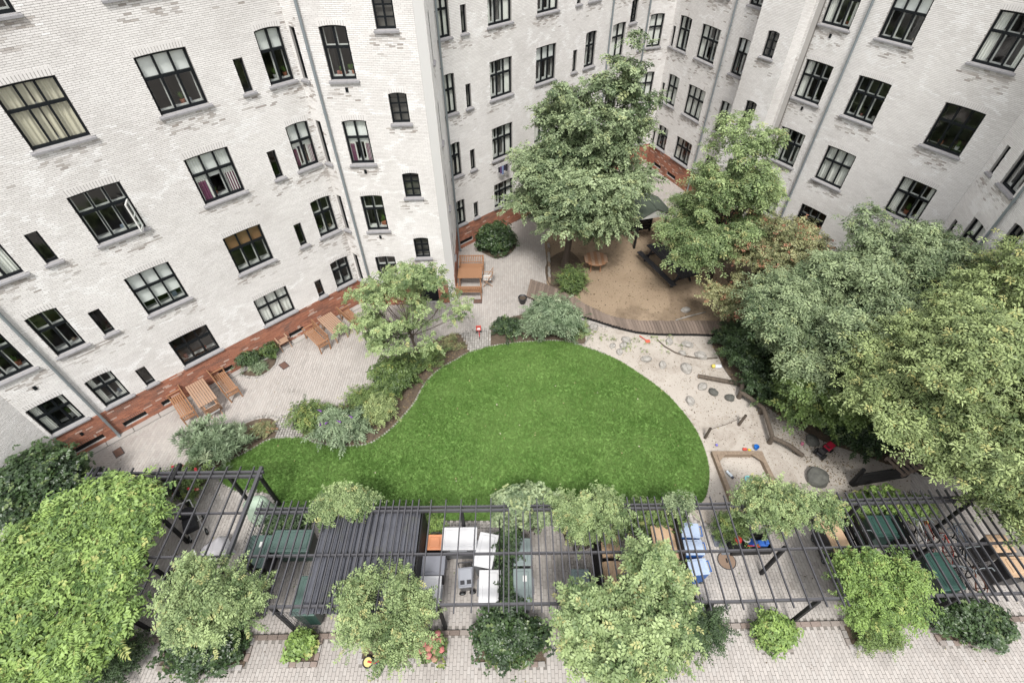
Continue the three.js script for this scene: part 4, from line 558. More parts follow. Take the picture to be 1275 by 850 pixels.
{ // flower heads: red roses, purple spikes, pink hydrangea
  const r = rng(83), rose = new THREE.IcosahedronGeometry(0.05, 1);
  const bush = scene.children.filter((o) => /^rose_bush/.test(o.name))[0], m1 = mat([0.42, 0.03, 0.04], 0.8), m2 = mat([0.5, 0.2, 0.16], 0.8);
  for (let k = 0; k < 26; k++) part('bloom', rose, r() < 0.6 ? m1 : m2, bush).position.set(-11.7 + (r() - 0.5) * 1.7, 0.8 + r() * 0.85, -9.0 + (r() - 0.3) * 0.9);
  const bb = scene.children.filter((o) => /^butterfly_bush/.test(o.name))[0], m3 = mat([0.16, 0.05, 0.28], 0.8), spike = new THREE.ConeGeometry(0.035, 0.2, 6); for (let k = 0; k < 9; k++) { const s = part('bloom', spike, m3, bb); s.position.set(-6.75 + (r() - 0.5) * 1.8, 0.85 + r() * 0.4, -11.5 + (r() - 0.5) * 1.0); s.rotation.z = (r() - 0.5) * 2; }
  const t = shrub('hydrangea', 'hydrangea with round pink flower heads in the long edged bed', [[-2.4, 0.3, -4.0, 0.4, 0.3, 0.36], [-2.35, 0.35, -3.85, 0.3, 0.3, 0.28]], { kind: 'ivy', size: 0.2, dens: 300, pal: 'mid', seed: 84 }, 'hydrangea');
  const head = cached('hyd', () => { const L = [], q = rng(5); for (let k = 0; k < 60; k++) { const v = V(q() - 0.5, q() - 0.3, q() - 0.5).normalize(), g = new THREE.PlaneGeometry(0.045, 0.045); g.lookAt(v); g.translate(v.x * 0.085, v.y * 0.075, v.z * 0.085); L.push(g); } L.push(new THREE.IcosahedronGeometry(0.075, 1)); return merge(L); }), pinks = [[0.46, 0.17, 0.15], [0.42, 0.2, 0.15], [0.5, 0.2, 0.19], [0.36, 0.22, 0.15]].map((c) => mat(c, 0.85, { side: THREE.DoubleSide }));
  for (let k = 0; k < 13; k++) { const a = k * 2.4, d = 0.09 * Math.sqrt(k) * 1.15; const h = part('flower_head', head, pinks[k % 4], t); h.position.set(-2.38 + Math.cos(a) * d, 0.62 - d * 0.35, -3.92 + Math.sin(a) * d); h.scale.setScalar(0.85 + r() * 0.4); h.rotation.y = r() * 6; }
}
// edged beds along the kerb
{
  const r = rng(87), geo = rbox(0.195, 0.12, 0.13, 0.014), ms = [[0.33, 0.31, 0.29], [0.27, 0.24, 0.22], [0.24, 0.19, 0.165], [0.37, 0.35, 0.335]].map((c) => mat(c, 0.9, { bumpMap: grainH, bumpScale: 0.003 }));
  const L = { a: 'smallest edged bed with large leaved plants', b: 'long edged bed with the pink hydrangea', c: 'wide edged bed with the dark ivy bush in the middle', d: 'small edged bed with the trimmed bright shrub', e: 'edged bed of the fresh green small tree', f: 'edged bed of the ivy bush nearest the pergola end', g: 'edged bed below the small light green tree' };
  for (const [k, [x0, x1, z0, z1]] of Object.entries(PLANTERS)) {
    const t = thing('planting_bed', L[k], 'flower bed', 'edged beds along the kerb', [0, 0, 0]); part('soil', flat([[x0 + 0.05, z0], [x1 - 0.05, z0], [x1 - 0.05, z1 - 0.05], [x0 + 0.05, z1 - 0.05]], 0.03), mSoil, t);
    const put = (x, z, a) => { const m = part('edging_stone', geo, ms[Math.floor(r() * 4)], t); m.position.set(x, 0.0 + r() * 0.02, z); m.rotation.y = a + (r() - 0.5) * 0.06; };
    for (let x = x0 + 0.1; x < x1; x += 0.205) put(x, z1 - 0.04, 0); for (let z = z0 + 0.16; z < z1 - 0.15; z += 0.205) { put(x0 + 0.04, z, Math.PI / 2); put(x1 - 0.04, z, Math.PI / 2); }
  }
}
// ---------------------------------------------------------------- boardwalk
{
  const far = new THREE.CatmullRomCurve3([[1.0, -20.85], [2.08, -20.24], [3.05, -19.46], [3.71, -18.78], [4.72, -18.01], [5.9, -17.65], [7.43, -17.57], [9.35, -17.54], [10.6, -17.4]].map(([x, z]) => V(x, 0, z)));
  const near = new THREE.CatmullRomCurve3([[0.75, -19.55], [1.6, -19.0], [2.49, -18.51], [3.06, -18.21], [3.99, -17.79], [4.89, -17.33], [6.15, -16.88], [8.75, -16.73], [10.6, -16.6]].map(([x, z]) => V(x, 0, z)));
  const t = thing('boardwalk', 'curved grey wooden boardwalk between lawn and earth yard', 'boardwalk'), r = rng(91), N = 74, under = [];
  const geo = rbox(1, 0.035, 1, 0.004);
  for (let i = 0; i < N; i++) {
    const k = (i + 0.5) / N, a = far.getPointAt(k), b = near.getPointAt(k), L = a.distanceTo(b) + 0.05 + (r() - 0.5) * 0.06, w = Math.min(far.getLength(), near.getLength()) / N * 0.9, m = part('plank', geo, mDeck[Math.floor(r() * 4)], t);
    m.position.set((a.x + b.x) / 2, 0.17 + (r() - 0.5) * 0.006, (a.z + b.z) / 2); m.rotation.y = Math.atan2(b.x - a.x, b.z - a.z); m.scale.set(w, 1, L);
  }
  for (const c of [far, near]) { const P = c.getPoints(40).map((p) => V(p.x, 0, p.z)); for (let i = 2; i < 40; i++) under.push(bar([P[i].x, 0.08, P[i].z], [P[i + 1].x, 0.08, P[i + 1].z], 0.05, 0.14)); }
  part('joist', under, mPost, t);
  const e = thing('stone_edging', 'row of worn stone kerbs between terrace and earth yard', 'kerb'); const g2 = rbox(0.13, 0.16, 0.42, 0.02); for (let k = 0; k < 8; k++) { const m = part('kerb_stone', g2, k % 3 ? mStone : mOldWood, e); m.position.set(2.0 + k * 0.02, 0.05, -20.9 - k * 0.44); m.rotation.y = 0.05; }
}
// ---------------------------------------------------------------- garden furniture
function bench(label, pos, turn, m = mTeak, L = 1.5, group) { // sits along local x, back at local -z
  const t = thing('garden_bench', label, 'bench', group, pos, turn);
  for (let k = 0; k < 6; k++) part('seat_slat', cached('bs' + L, () => rbox(L - 0.06, 0.022, 0.056, 0.005)), m, t).position.set(0, 0.43, 0.22 - k * 0.076);
  for (let k = 0; k < Math.floor(L / 0.095); k++) { const s = part('back_slat', cached('bks', () => rbox(0.045, 0.34, 0.016, 0.004)), m, t); s.position.set(-L / 2 + 0.09 + k * 0.095, 0.66, -0.265); s.rotation.x = -0.14; }
  part('back_rail', cached('br1' + L, () => merge([rbox(L, 0.06, 0.03, 0.008, 0, 0.86, -0.29), rbox(L - 0.05, 0.04, 0.026, 0.006, 0, 0.485, -0.24)])), m, t);
  for (const sx of [-1, 1]) { const x = sx * (L / 2 - 0.03); part('leg', cached('bl1', () => rbox(0.05, 0.62, 0.05, 0.006, 0, 0.31, 0.24)), m, t).position.x = x; part('leg', cached('bl2', () => bar([0, 0, -0.22], [0, 0.88, -0.3], 0.05)), m, t).position.x = x; part('armrest', cached('ba', () => rbox(0.06, 0.025, 0.56, 0.008, 0, 0.63, 0)), m, t).position.x = x; part('apron', cached('bap', () => box(0.03, 0.06, 0.46, 0, 0.385, 0)), m, t).position.x = x; }
  return t;
}
function gardenTable(label, pos, turn, m = mTeakLight, L = 1.5, W = 0.72) { // long axis local x
  const t = thing('garden_table', label, 'table', undefined, pos, turn), n = Math.round(W / 0.092);
  for (let k = 0; k < n; k++) part('top_slat', cached('ts' + L, () => rbox(L, 0.026, 0.074, 0.005)), m, t).position.set(0, 0.72, -W / 2 + 0.046 + k * 0.092);
  for (const sx of [-1, 1]) { part('end_rail', cached('ter' + W, () => rbox(0.05, 0.06, W - 0.05, 0.005)), m, t).position.set(sx * (L / 2 - 0.09), 0.675, 0); for (const sz of [-1, 1]) part('leg', cached('tl', () => rbox(0.065, 0.7, 0.065, 0.008, 0, 0.35, 0)), m, t).position.set(sx * (L / 2 - 0.09), 0, sz * (W / 2 - 0.07)); }
  return t;
}
function foldingChair(label, pos, turn, m = mTeak, seat = m) { // faces local +z
  const t = thing('folding_chair', label, 'chair', undefined, pos, turn);
  for (let k = 0; k < 5; k++) part('seat_slat', cached('cs', () => rbox(0.42, 0.018, 0.07, 0.004)), seat, t).position.set(0, 0.44, 0.18 - k * 0.082);
  for (let k = 0; k < 4; k++) { const s = part('back_slat', cached('cb', () => rbox(0.42, 0.075, 0.016, 0.004)), m, t); s.position.set(0, 0.58 + k * 0.095, -0.22 - k * 0.022); s.rotation.x = -0.22; }
  for (const sx of [-1, 1]) { part('leg', cached('cl1', () => bar([0, 0, 0.25], [0, 0.92, -0.3], 0.032)), m, t).position.x = sx * 0.225; part('leg', cached('cl2', () => bar([0, 0, -0.25], [0, 0.45, 0.2], 0.032)), m, t).position.x = sx * 0.19; part('armrest', cached('ca', () => rbox(0.05, 0.022, 0.44, 0.006, 0, 0.64, -0.02)), m, t).position.x = sx * 0.225; }
  return t;
}
const A_N = Math.atan2(-0.7207, 0.6932); // local x away from the left wall
bench('teak bench facing a slatted table next to the basement window of the left wing', [-13.42, 0, -12.62], A_N, mTeak, 1.55);
gardenTable('pale slatted teak table between two benches near the willow shrub', [-12.72, 0, -13.08], A_N, mTeakLight, 1.5, 0.72);
bench('teak bench with its back to the half round shrub bed', [-12.12, 0, -13.8], A_N + Math.PI, mTeak, 1.55);
foldingChair('white seated folding chair at the head of the slatted table', [-12.08, 0, -12.42], A_N - Math.PI / 2, mTeak, mSash);
foldingChair('single folding chair against the red brick plinth', [-10.5, 0, -16.3], A_N + Math.PI / 2, mTeakLight, mTeakLight);
bench('teak bench of the second set half under the slender pale tree', [-9.0, 0, -16.5], A_N, mTeak, 1.45);
gardenTable('slatted table of the second set under the slender pale tree', [-8.35, 0, -17.15], A_N, mTeakLight, 1.4, 0.7);
bench('teak bench of the second set next to the stair tower', [-7.62, 0, -17.75], A_N + Math.PI, mTeak, 1.45);
gardenTable('reddish plank table at the side wall of the stair tower', [-2.12, 0, -20.75], 0, mTeak, 1.25, 0.8);
bench('reddish bench with vertical back slats beyond the plank table', [-2.1, 0, -21.75], 0, mTeak, 1.3);
bench('reddish bench with its back to the cobbled path and scooter', [-2.12, 0, -19.75], Math.PI, mTeak, 1.25);
foldingChair('pale folding chair at the end of the plank table', [-1.22, 0, -20.7], -Math.PI / 2, mTeakLight, mSash);
{ // round table and black picnic table on the earth
  const t = thing('round_table', 'round weathered brown wooden table on the earth yard', 'table', undefined, [4.5, 0, -21.9]), r = rng(3);
  for (let k = 0; k < 7; k++) { const x = -0.51 + k * 0.17, l = 2 * Math.sqrt(Math.max(0.04, 0.36 - x * x)); part('top_plank', box(0.164, 0.04, l, x, 0.68 + r() * 0.004, 0), k % 2 ? mTeak : mTeakLight, t); }
  part('rim', new THREE.TorusGeometry(0.6, 0.025, 6, 36).rotateX(Math.PI / 2).translate(0, 0.675, 0), mTeak, t);
  for (let k = 0; k < 4; k++) part('leg', cached('rtl', () => rbox(0.06, 0.66, 0.06, 0.006, 0, 0.33, 0)), mTeak, t).position.set(0.36 * Math.cos(k * 1.57 + 0.78), 0, 0.36 * Math.sin(k * 1.57 + 0.78));
  const mBlack = mat([0.022, 0.022, 0.027], 0.6, { bumpMap: grainH, bumpScale: 0.002 });
  const p = thing('picnic_table', 'long black picnic table with fixed benches under the light green tree', 'picnic table', undefined, [8.35, 0, -21.65], -1.17);
  for (let k = 0; k < 5; k++) part('top_plank', cached('ptp', () => rbox(3.2, 0.045, 0.145, 0.008)), mBlack, p).position.set(0, 0.74, -0.31 + k * 0.155);
  for (const s of [-1, 1]) { for (let k = 0; k < 2; k++) part('bench_plank', cached('pbp', () => rbox(3.2, 0.045, 0.14, 0.008)), mBlack, p).position.set(0, 0.45, s * (0.72 + k * 0.15)); for (const x of [-1.2, 1.2]) part('leg', cached('pl' + s, () => bar([0, 0, s * 0.62], [0, 0.72, s * 0.2], 0.09)), mBlack, p).position.x = x; }
  for (const x of [-1.2, 0, 1.2]) part('crossbar', cached('pcb', () => box(0.05, 0.09, 1.7, 0, 0.385, 0)), mBlack, p).position.x = x;
}
{ // open play hut with green felt roof
  const t = thing('play_hut', 'small dark play hut with green felt roof and pale gable board', 'play hut', undefined, [7.55, 0, -24.6], 0.25), felt = mat(WHITE, 0.95, { map: colourMap(128, (u, v) => mix3([0.085, 0.105, 0.08], [0.05, 0.065, 0.05], fbm(u * 8, v * 8, 501, 8)), 1) });
  for (const [x, z] of [[-0.8, -0.7], [0.8, -0.7], [-0.8, 0.7], [0.8, 0.7]]) part('post', cached('hp1', () => rbox(0.1, 2.0, 0.1, 0.01, 0, 1.0, 0)), mPost, t).position.set(x, 0, z);
  for (const s of [-1, 1]) part('roof', bar([s * 0.55, 2.25, -1.0], [s * 0.55, 2.25, 1.0], 1.25, 0.04).translate(-s * 0.55, -2.25, 0).rotateZ(-s * 0.45).translate(s * 0.52, 2.28, 0), felt, t);
  part('gable', (() => { const s = new THREE.Shape([[-0.95, 0], [0.95, 0], [0, 0.46]].map((q) => new THREE.Vector2(...q))); return new THREE.ExtrudeGeometry(s, { depth: 0.03, bevelEnabled: false }).translate(0, 2.02, 0.92); })(), mSash, t);
  for (let k = 0; k < 4; k++) part('wall_board', cached('hwb', () => rbox(1.6, 0.16, 0.025, 0.004)), mPost, t).position.set(0, 0.2 + k * 0.18, -0.74);
}
// ---------------------------------------------------------------- pergola
{
  const t = thing('pergola', 'long dark pergola of thin slats over the bins and bicycles', 'pergola'), Y = 2.14;
  const beam = (a, b, w, h, m = mPergola, n = 'beam') => part(n, bar(a, b, w, h), m, t);
  const tilt = (x) => -0.016 * Math.max(0, x - 5);
  for (const [z, w] of [[-7.18, 0.06], [-7.3, 0.045], [-5.86, 0.045], [-4.5, 0.06]]) { beam([-7.95, Y, z], [6, Y, z], w, 0.12); beam([6, Y, z], [16.2, Y, z + tilt(16)], w, 0.12); }
  const slat = cached('slatS', () => rbox(0.036, 0.065, 3.24, 0.006, 0, -0.012, 0)), slatL = cached('slatL', () => rbox(0.036, 0.065, 4.42, 0.006, 0, -0.012, 0)), r = rng(97);
  const xs = []; for (let x = -7.79; x < -5.9; x += 0.226) xs.push(x); for (let x = -5.72; x < -2.8; x += 0.2) xs.push(x); xs.push(-2.55, -2.09, -1.63, -1.17, -0.71, -0.31, -0.16);
  for (let x = 0.06; x < 5.4; x += 0.215) xs.push(x); xs.push(5.65, 6.08, 6.53, 6.98, 7.43, 7.88, 8.33, 8.78, 8.93, 9.38, 9.8); for (let x = 10.06; x < 16.1; x += 0.262) xs.push(x);
  for (const x of xs) { const m = part('slat', slat, mPergola, t); m.position.set(x + (r() - 0.5) * 0.02, Y + 0.103, -5.89 + tilt(x) + (r() - 0.5) * 0.03); m.rotation.y = (r() - 0.5) * 0.006; }
  for (const [x, z] of [[-6.6, -4.5], [-2.08, -4.5], [1.9, -4.5], [5.35, -4.5], [8.25, -4.53], [12.2, -4.62], [15.6, -4.68], [-5.65, -7.2], [-1.62, -7.2], [1.9, -7.2], [5.4, -7.2], [7.9, -5.98], [10.7, -7.28], [14.2, -7.33], [-7.9, -5.86], [12.2, -5.97]]) part('post', cached('pp', () => rbox(0.1, Y - 0.06, 0.1, 0.008, 0, Y / 2 - 0.03, 0)), mPost, t).position.set(x, 0, z);
  // dark corrugated roof over part of it
  const sh = []; for (let k = 0; k < 16; k++) { const x = -5.8 + k * 0.184; sh.push([x, 0], [x + 0.05, 0], [x + 0.065, 0.07], [x + 0.17, 0.07]); }
  const S = new THREE.Shape([...sh.map((q) => new THREE.Vector2(q[0], q[1])), ...sh.slice().reverse().map((q) => new THREE.Vector2(q[0], q[1] - 0.012))]);
  part('roof_sheet', new THREE.ExtrudeGeometry(S, { depth: 3.05, bevelEnabled: false }).translate(0, 1.97, -7.4), mRoofSheet, t);
  part('side_panel', box(0.04, 1.9, 2.9, -2.84, 0.96, -5.9), mPost, t); part('side_panel', box(0.04, 1.7, 2.6, -5.86, 0.9, -5.95), mPost, t); part('back_panel', box(2.9, 1.8, 0.04, -4.35, 0.92, -7.28), mPost, t);
  for (const [x, z0, z1] of [[-0.45, -7.1, -4.6], [2.55, -7.1, -4.6], [5.05, -7.1, -4.6], [10.75, -7.2, -4.7], [12.1, -7.2, -5.9]]) for (let k = 0; k < 8; k++) part('screen_board', cached('sb' + (z1 - z0).toFixed(1), () => rbox(0.022, 0.15, z1 - z0, 0.004)), mPost, t).position.set(x, 0.25 + k * 0.2, (z0 + z1) / 2);
  // wire mesh panels at the bin bays
  for (const [x0, x1, z] of [[-6.55, -5.9, -4.44]]) { const L = []; for (let x = x0; x <= x1; x += 0.1) L.push(bar([x, 0.2, z], [x, 1.9, z], 0.008)); for (let y = 0.2; y <= 1.9; y += 0.12) L.push(bar([x0, y, z], [x1, y, z], 0.008)); part('mesh_panel', L, mDarkMetal, t); }
  { const L = [], x = -8.15; for (let z = -7.9; z <= -6.4; z += 0.12) L.push(bar([x, 0.2, z], [x, 1.8, z], 0.009)); for (let y = 0.2; y <= 1.8; y += 0.2) L.push(bar([x, y, -7.9], [x, y, -6.4], 0.009)); part('mesh_panel', L, mDarkMetal, t); }
  // sign board on the shed front
  part('notice_plate', rbox(0.22, 0.16, 0.015, 0.004, -3.05 - 2.2 + 0.85, 1.6, -4.3), mSash, t);
  // the wider bay at the left end
  const u = thing('pergola', 'wider pergola bay carrying the broad climber over the prams', 'pergola');
  for (const [a, b, w, h] of [[[-13.9, Y, -8.43], [-8.15, Y, -8.43], 0.07, 0.12], [[-13.9, Y, -8.58], [-8.15, Y, -8.58], 0.07, 0.12], [[-13.6, Y, -7.18], [-8.2, Y, -7.18], 0.045, 0.09], [[-13.6, Y, -5.86], [-8.2, Y, -5.86], 0.045, 0.09], [[-13.6, Y, -4.53], [-8.2, Y, -4.53], 0.045, 0.09]]) part('beam', bar(a, b, w, h), mPergola, u);
  part('beam', bar([-8.26, Y + 0.02, -8.75], [-8.28, Y + 0.02, -4.4], 0.1, 0.14), mPergola, u); part('beam', bar([-11.0, Y + 0.02, -8.9], [-11.0, Y + 0.02, -6.9], 0.1, 0.14), mPost, u); part('beam', bar([-13.6, Y + 0.02, -8.8], [-13.6, Y + 0.02, -6], 0.11, 0.15), mPost, u);
  for (let x = -13.75; x < -8.4; x += 0.44) { const m = part('slat', slatL, mPergola, u); m.position.set(x, Y + 0.1, -6.53); }
  for (const [x, z] of [[-13.6, -8.5], [-12.35, -8.45], [-11.0, -7.2], [-11.5, -8.5], [-9.3, -8.5], [-8.3, -8.5], [-11.0, -4.55], [-13.5, -4.55], [-8.28, -5.0], [-10.9, -5.9]]) part('post', cached('pp2', () => rbox(0.1, Y - 0.06, 0.1, 0.008, 0, Y / 2 - 0.03, 0)), mPost, u).position.set(x, 0, z);
  { const L = []; for (let x = -12.9; x <= -11.1; x += 0.14) L.push(bar([x, 0.9, -8.5], [x, 2.0, -8.5], 0.008)); for (let y = 0.9; y <= 2.0; y += 0.16) L.push(bar([-12.9, y, -8.5], [-11.1, y, -8.5], 0.008)); part('mesh_panel', L, mDarkMetal, u); }
}
// ---------------------------------------------------------------- bins
const binBody = [0.022, 0.022, 0.026];
function wheelPart(t, x, z, r = 0.09) { const w = new THREE.Group(); w.name = 'wheel'; w.position.set(x, r, z); t.add(w); part('tyre', cached('ty' + r, () => new THREE.TorusGeometry(r * 0.72, r * 0.28, 6, 14)), mPost, w); part('hub', cached('hub' + r, () => new THREE.CylinderGeometry(r * 0.55, r * 0.55, 0.03, 10).rotateX(Math.PI / 2)), mPipe, w); }
function container(label, pos, turn, W, D, lid, body, H = 1.12, group, opt = {}) { // four wheeled, local x = width, front +z
  const t = thing('waste_container', label, 'waste container', group, pos, turn);
  const s = new THREE.Shape([[-D / 2 + 0.07, 0.2], [D / 2 - 0.09, 0.2], [D / 2, H - 0.06], [-D / 2, H - 0.06]].map((q) => new THREE.Vector2(...q)));
  part('body', new THREE.ExtrudeGeometry(s, { depth: W - 0.06, bevelEnabled: true, bevelSize: 0.02, bevelThickness: 0.02, bevelSegments: 2 }).rotateY(-Math.PI / 2).translate(W / 2 - 0.03, 0, 0), body, t);
  const l = part('lid', opt.round ? (() => { const q = new THREE.Shape(); q.moveTo(D / 2 + 0.02, H - 0.05); q.lineTo(D / 2 + 0.02, H); q.quadraticCurveTo(0, H + 0.16, -D / 2 - 0.02, H + 0.02); q.lineTo(-D / 2 - 0.02, H - 0.05); return new THREE.ExtrudeGeometry(q, { depth: W + 0.02, bevelEnabled: true, bevelSize: 0.015, bevelThickness: 0.015, bevelSegments: 2 }).rotateY(-Math.PI / 2).translate(W / 2 + 0.01, 0, 0); })() : merge([rbox(W + 0.05, 0.06, D + 0.05, 0.025, 0, H, 0), rbox(W - 0.14, 0.05, D - 0.16, 0.022, 0, H + 0.03, -0.01)]), lid, t);
  part('lid_handle', cached('lh' + W, () => rbox(W * 0.5, 0.03, 0.05, 0.01)), body, l).position.set(0, H - 0.01, D / 2 + 0.05);
  part('hinge_bar', cached('hb' + W, () => new THREE.CylinderGeometry(0.018, 0.018, W, 8).rotateZ(Math.PI / 2)), mDarkMetal, t).position.set(0, H - 0.05, -D / 2 - 0.05);
  for (const sx of [-1, 1]) for (const sz of [-1, 1]) wheelPart(t, sx * (W / 2 - 0.12), sz * (D / 2 - 0.14));
  if (opt.sticker) part('sticker', cached('stk', () => rbox(0.17, 0.008, 0.12, 0.002)), mSash, l).position.set(W * 0.2, H + 0.061, D * 0.12);
  return t;
}
function wheelieBin(name, label, pos, turn, lid, body, H = 1.0, W = 0.5, D = 0.6, group) {
  const t = thing(name, label, 'wheelie bin', group, pos, turn), s = new THREE.Shape([[-D / 2 + 0.08, 0.05], [D / 2 - 0.12, 0.05], [D / 2, H - 0.05], [-D / 2, H - 0.05]].map((q) => new THREE.Vector2(...q)));
  part('body', new THREE.ExtrudeGeometry(s, { depth: W - 0.05, bevelEnabled: true, bevelSize: 0.018, bevelThickness: 0.018, bevelSegments: 2 }).rotateY(-Math.PI / 2).translate(W / 2 - 0.025, 0, 0), body, t);
  part('lid', merge([rbox(W + 0.03, 0.05, D + 0.04, 0.02, 0, H, 0.01), rbox(W - 0.1, 0.05, D - 0.14, 0.02, 0, H + 0.025, 0.02)]), lid, t);
  part('handle', merge([bar([-W / 2 + 0.06, H - 0.02, -D / 2 - 0.08], [W / 2 - 0.06, H - 0.02, -D / 2 - 0.08], 0.028), bar([-W / 2 + 0.08, H - 0.02, -D / 2], [-W / 2 + 0.08, H - 0.02, -D / 2 - 0.08], 0.028), bar([W / 2 - 0.08, H - 0.02, -D / 2], [W / 2 - 0.08, H - 0.02, -D / 2 - 0.08], 0.028)]), body, t);
  for (const sx of [-1, 1]) { const w = new THREE.Group(); w.name = 'wheel'; w.position.set(sx * (W / 2 - 0.02), 0.1, -D / 2 + 0.06); w.rotation.y = Math.PI / 2; t.add(w); part('tyre', cached('wt', () => new THREE.TorusGeometry(0.075, 0.025, 6, 14)), mPost, w); part('hub', cached('wh', () => new THREE.CylinderGeometry(0.055, 0.055, 0.03, 10).rotateX(Math.PI / 2)), mPipe, w); }
  return t;
}
const mLidWhite = plastic([0.55, 0.55, 0.56]), mLidGrey = plastic([0.17, 0.175, 0.2]), mBodyDark = plastic(binBody), mLidTan = plastic([0.56, 0.39, 0.25], 0.6), mLidGreenShade = plastic([0.03, 0.075, 0.062]), mLidGreen = plastic([0.075, 0.125, 0.11]), mBodyGreen = plastic([0.02, 0.05, 0.042]), mLidGlass = plastic([0.19, 0.235, 0.23]), mBlue = plastic([0.03, 0.13, 0.42]), mPaleBlue = plastic([0.36, 0.44, 0.58]), mOrange = plastic([0.62, 0.26, 0.13]), mBodyGrey = plastic([0.14, 0.145, 0.155]);  // darker green lid copy has the shade of the bicycle bay painted in
container('white lidded container standing crosswise beside the orange bin', [-1.73, 0, -6.75], 0, 1.06, 0.68, mLidWhite, mBodyGrey);
wheelieBin('wheelie_bin', 'small bin with orange lid next to the crosswise white container', [-2.53, 0, -6.75], 0, mOrange, mBodyDark, 0.88, 0.42, 0.46);
container('dark grey lidded container with glossy pane like lid', [-2.48, 0, -5.98], Math.PI / 2, 0.62, 0.68, mLidGrey, mBodyDark, 1.1);
container('white lidded container below the dark grey lidded one', [-2.5, 0, -5.15], Math.PI / 2, 0.9, 0.6, mLidWhite, mBodyGrey);
container('white lidded container turned askew beside the ivy screen', [-0.88, 0, -6.38], -Math.PI / 2 - 0.2, 1.02, 0.56, mLidWhite, mBodyGrey);
container('white lidded container with its long side to the ivy screen', [-0.74, 0, -5.28], -Math.PI / 2, 0.95, 0.6, mLidWhite, mBodyGrey);
{ const t = thing('tipping_cart', 'grey plastic tipping cart standing alone between the white containers', 'cart', undefined, [-1.49, 0, -5.66], 0.1); const tub = rbox(0.46, 0.06, 0.6, 0.03, 0, 0.86, 0); part('lid', merge([tub, rbox(0.38, 0.04, 0.5, 0.018, 0, 0.9, 0)]), plastic([0.27, 0.28, 0.31]), t); part('tub', new THREE.CylinderGeometry(0.34, 0.24, 0.55, 4, 1).rotateY(Math.PI / 4).scale(0.9, 1, 1.15).translate(0, 0.56, 0), mBodyGrey, t); for (const sx of [-0.1, 0.1]) part('vent_panel', box(0.13, 0.012, 0.12, sx, 0.925, 0.16), mBodyDark, t); for (const sx of [-1, 1]) wheelPart(t, sx * 0.16, 0.2, 0.11); part('handle', merge([bar([-0.2, 0.1, -0.25], [-0.2, 0.95, -0.42], 0.03), bar([0.2, 0.1, -0.25], [0.2, 0.95, -0.42], 0.03), bar([-0.2, 0.95, -0.42], [0.2, 0.95, -0.42], 0.03)]), mDarkMetal, t); }
container('pale green lidded glass container behind the ivy screen', [0.24, 0, -6.3], Math.PI / 2, 0.8, 0.5, mLidGlass, mBodyGrey, 1.15);
container('pale green lidded glass container with a white sticker', [0.24, 0, -5.3], Math.PI / 2, 0.95, 0.52, mLidGlass, mBodyGrey, 1.15, undefined, { sticker: true });
container('teal lidded container half hidden by the tallest front tree', [1.96, 0, -5.4], -Math.PI / 2, 0.7, 0.5, plastic([0.15, 0.2, 0.2]), mBodyDark, 1.12);
container('tan lidded container under the pale climber', [3.02, 0, -6.45], -Math.PI / 2, 0.62, 0.55, mLidTan, mBodyDark, 1.12, undefined, { round: true });
container('tan lidded container between climber and tallest front tree', [2.95, 0, -5.6], -Math.PI / 2, 0.7, 0.5, mLidTan, mBodyDark, 1.12, undefined, { round: true });
container('tan round backed container beside the upper blue bin', [4.72, 0, -6.56], -Math.PI / 2, 1.0, 0.66, mLidTan, mBodyDark, 1.12, undefined, { round: true });
container('tan lidded container beside the lower blue bin', [4.8, 0, -5.4], -Math.PI / 2, 0.98, 0.62, mLidTan, mBodyDark, 1.12, undefined, { round: true });
[['blue bin with pale lid nearest the hedge', -7.05], ['blue bin with pale lid in the middle of three', -6.5], ['blue bin with pale lid nearest the front tree', -5.9]].forEach(([l, z], i) => wheelieBin('wheelie_bin', l, [5.7 - i * 0.02, 0, z], Math.PI / 2 + (i - 1) * 0.08 + Math.PI, mPaleBlue, mBlue, 0.85, 0.46, 0.56, 'blue bins beside the tan containers'));
container('wide green lidded container below the lawn hedge', [-6.99, 0, -6.72], 0, 1.18, 0.66, mLidGreen, mBodyGreen, 1.15);
container('green lidded container with a white sticker beside the mesh panel', [-7.97, 0, -6.4], Math.PI / 2, 0.98, 0.64, mLidGreen, mBodyDark, 1.15, undefined, { sticker: true });
container('green lidded container half under the small light green tree', [-7.85, 0, -5.2], Math.PI / 2, 0.9, 0.62, mLidGreen, mBodyDark, 1.15);
container('green lidded container partly under the corrugated roof', [-6.05, 0, -5.1], -Math.PI / 2, 1.05, 0.62, mLidGreen, mBodyGreen, 1.15);
container('tan lidded container with black body on the open paving by the pergola', [10.11, 0, -6.68], -Math.PI / 2 + 0.05, 0.95, 0.52, mLidTan, mBodyDark, 1.15);
container('tan lidded container almost hidden by the fresh green tree', [10.15, 0, -5.55], -Math.PI / 2, 0.9, 0.52, mLidTan, mBodyDark, 1.12);
container('green lidded container at the back of the shaded bicycle bay', [11.9, 0, -7.0], 0, 0.95, 0.66, mLidGreenShade, mBodyGreen, 1.12);
container('long dark green container in the middle of the shaded bicycle bay', [12.85, 0, -5.6], -Math.PI / 2 + 0.07, 1.05, 0.62, mLidGreenShade, mBodyGreen, 1.12);
container('tan lidded container at the pergola end near the ivy bed', [15.15, 0, -5.7], 0, 0.68, 0.56, mLidTan, mBodyDark, 1.12);
container('tan lidded container at the pergola end under the large tree', [15.1, 0, -6.4], 0, 0.6, 0.5, mLidTan, mBodyDark, 1.12);
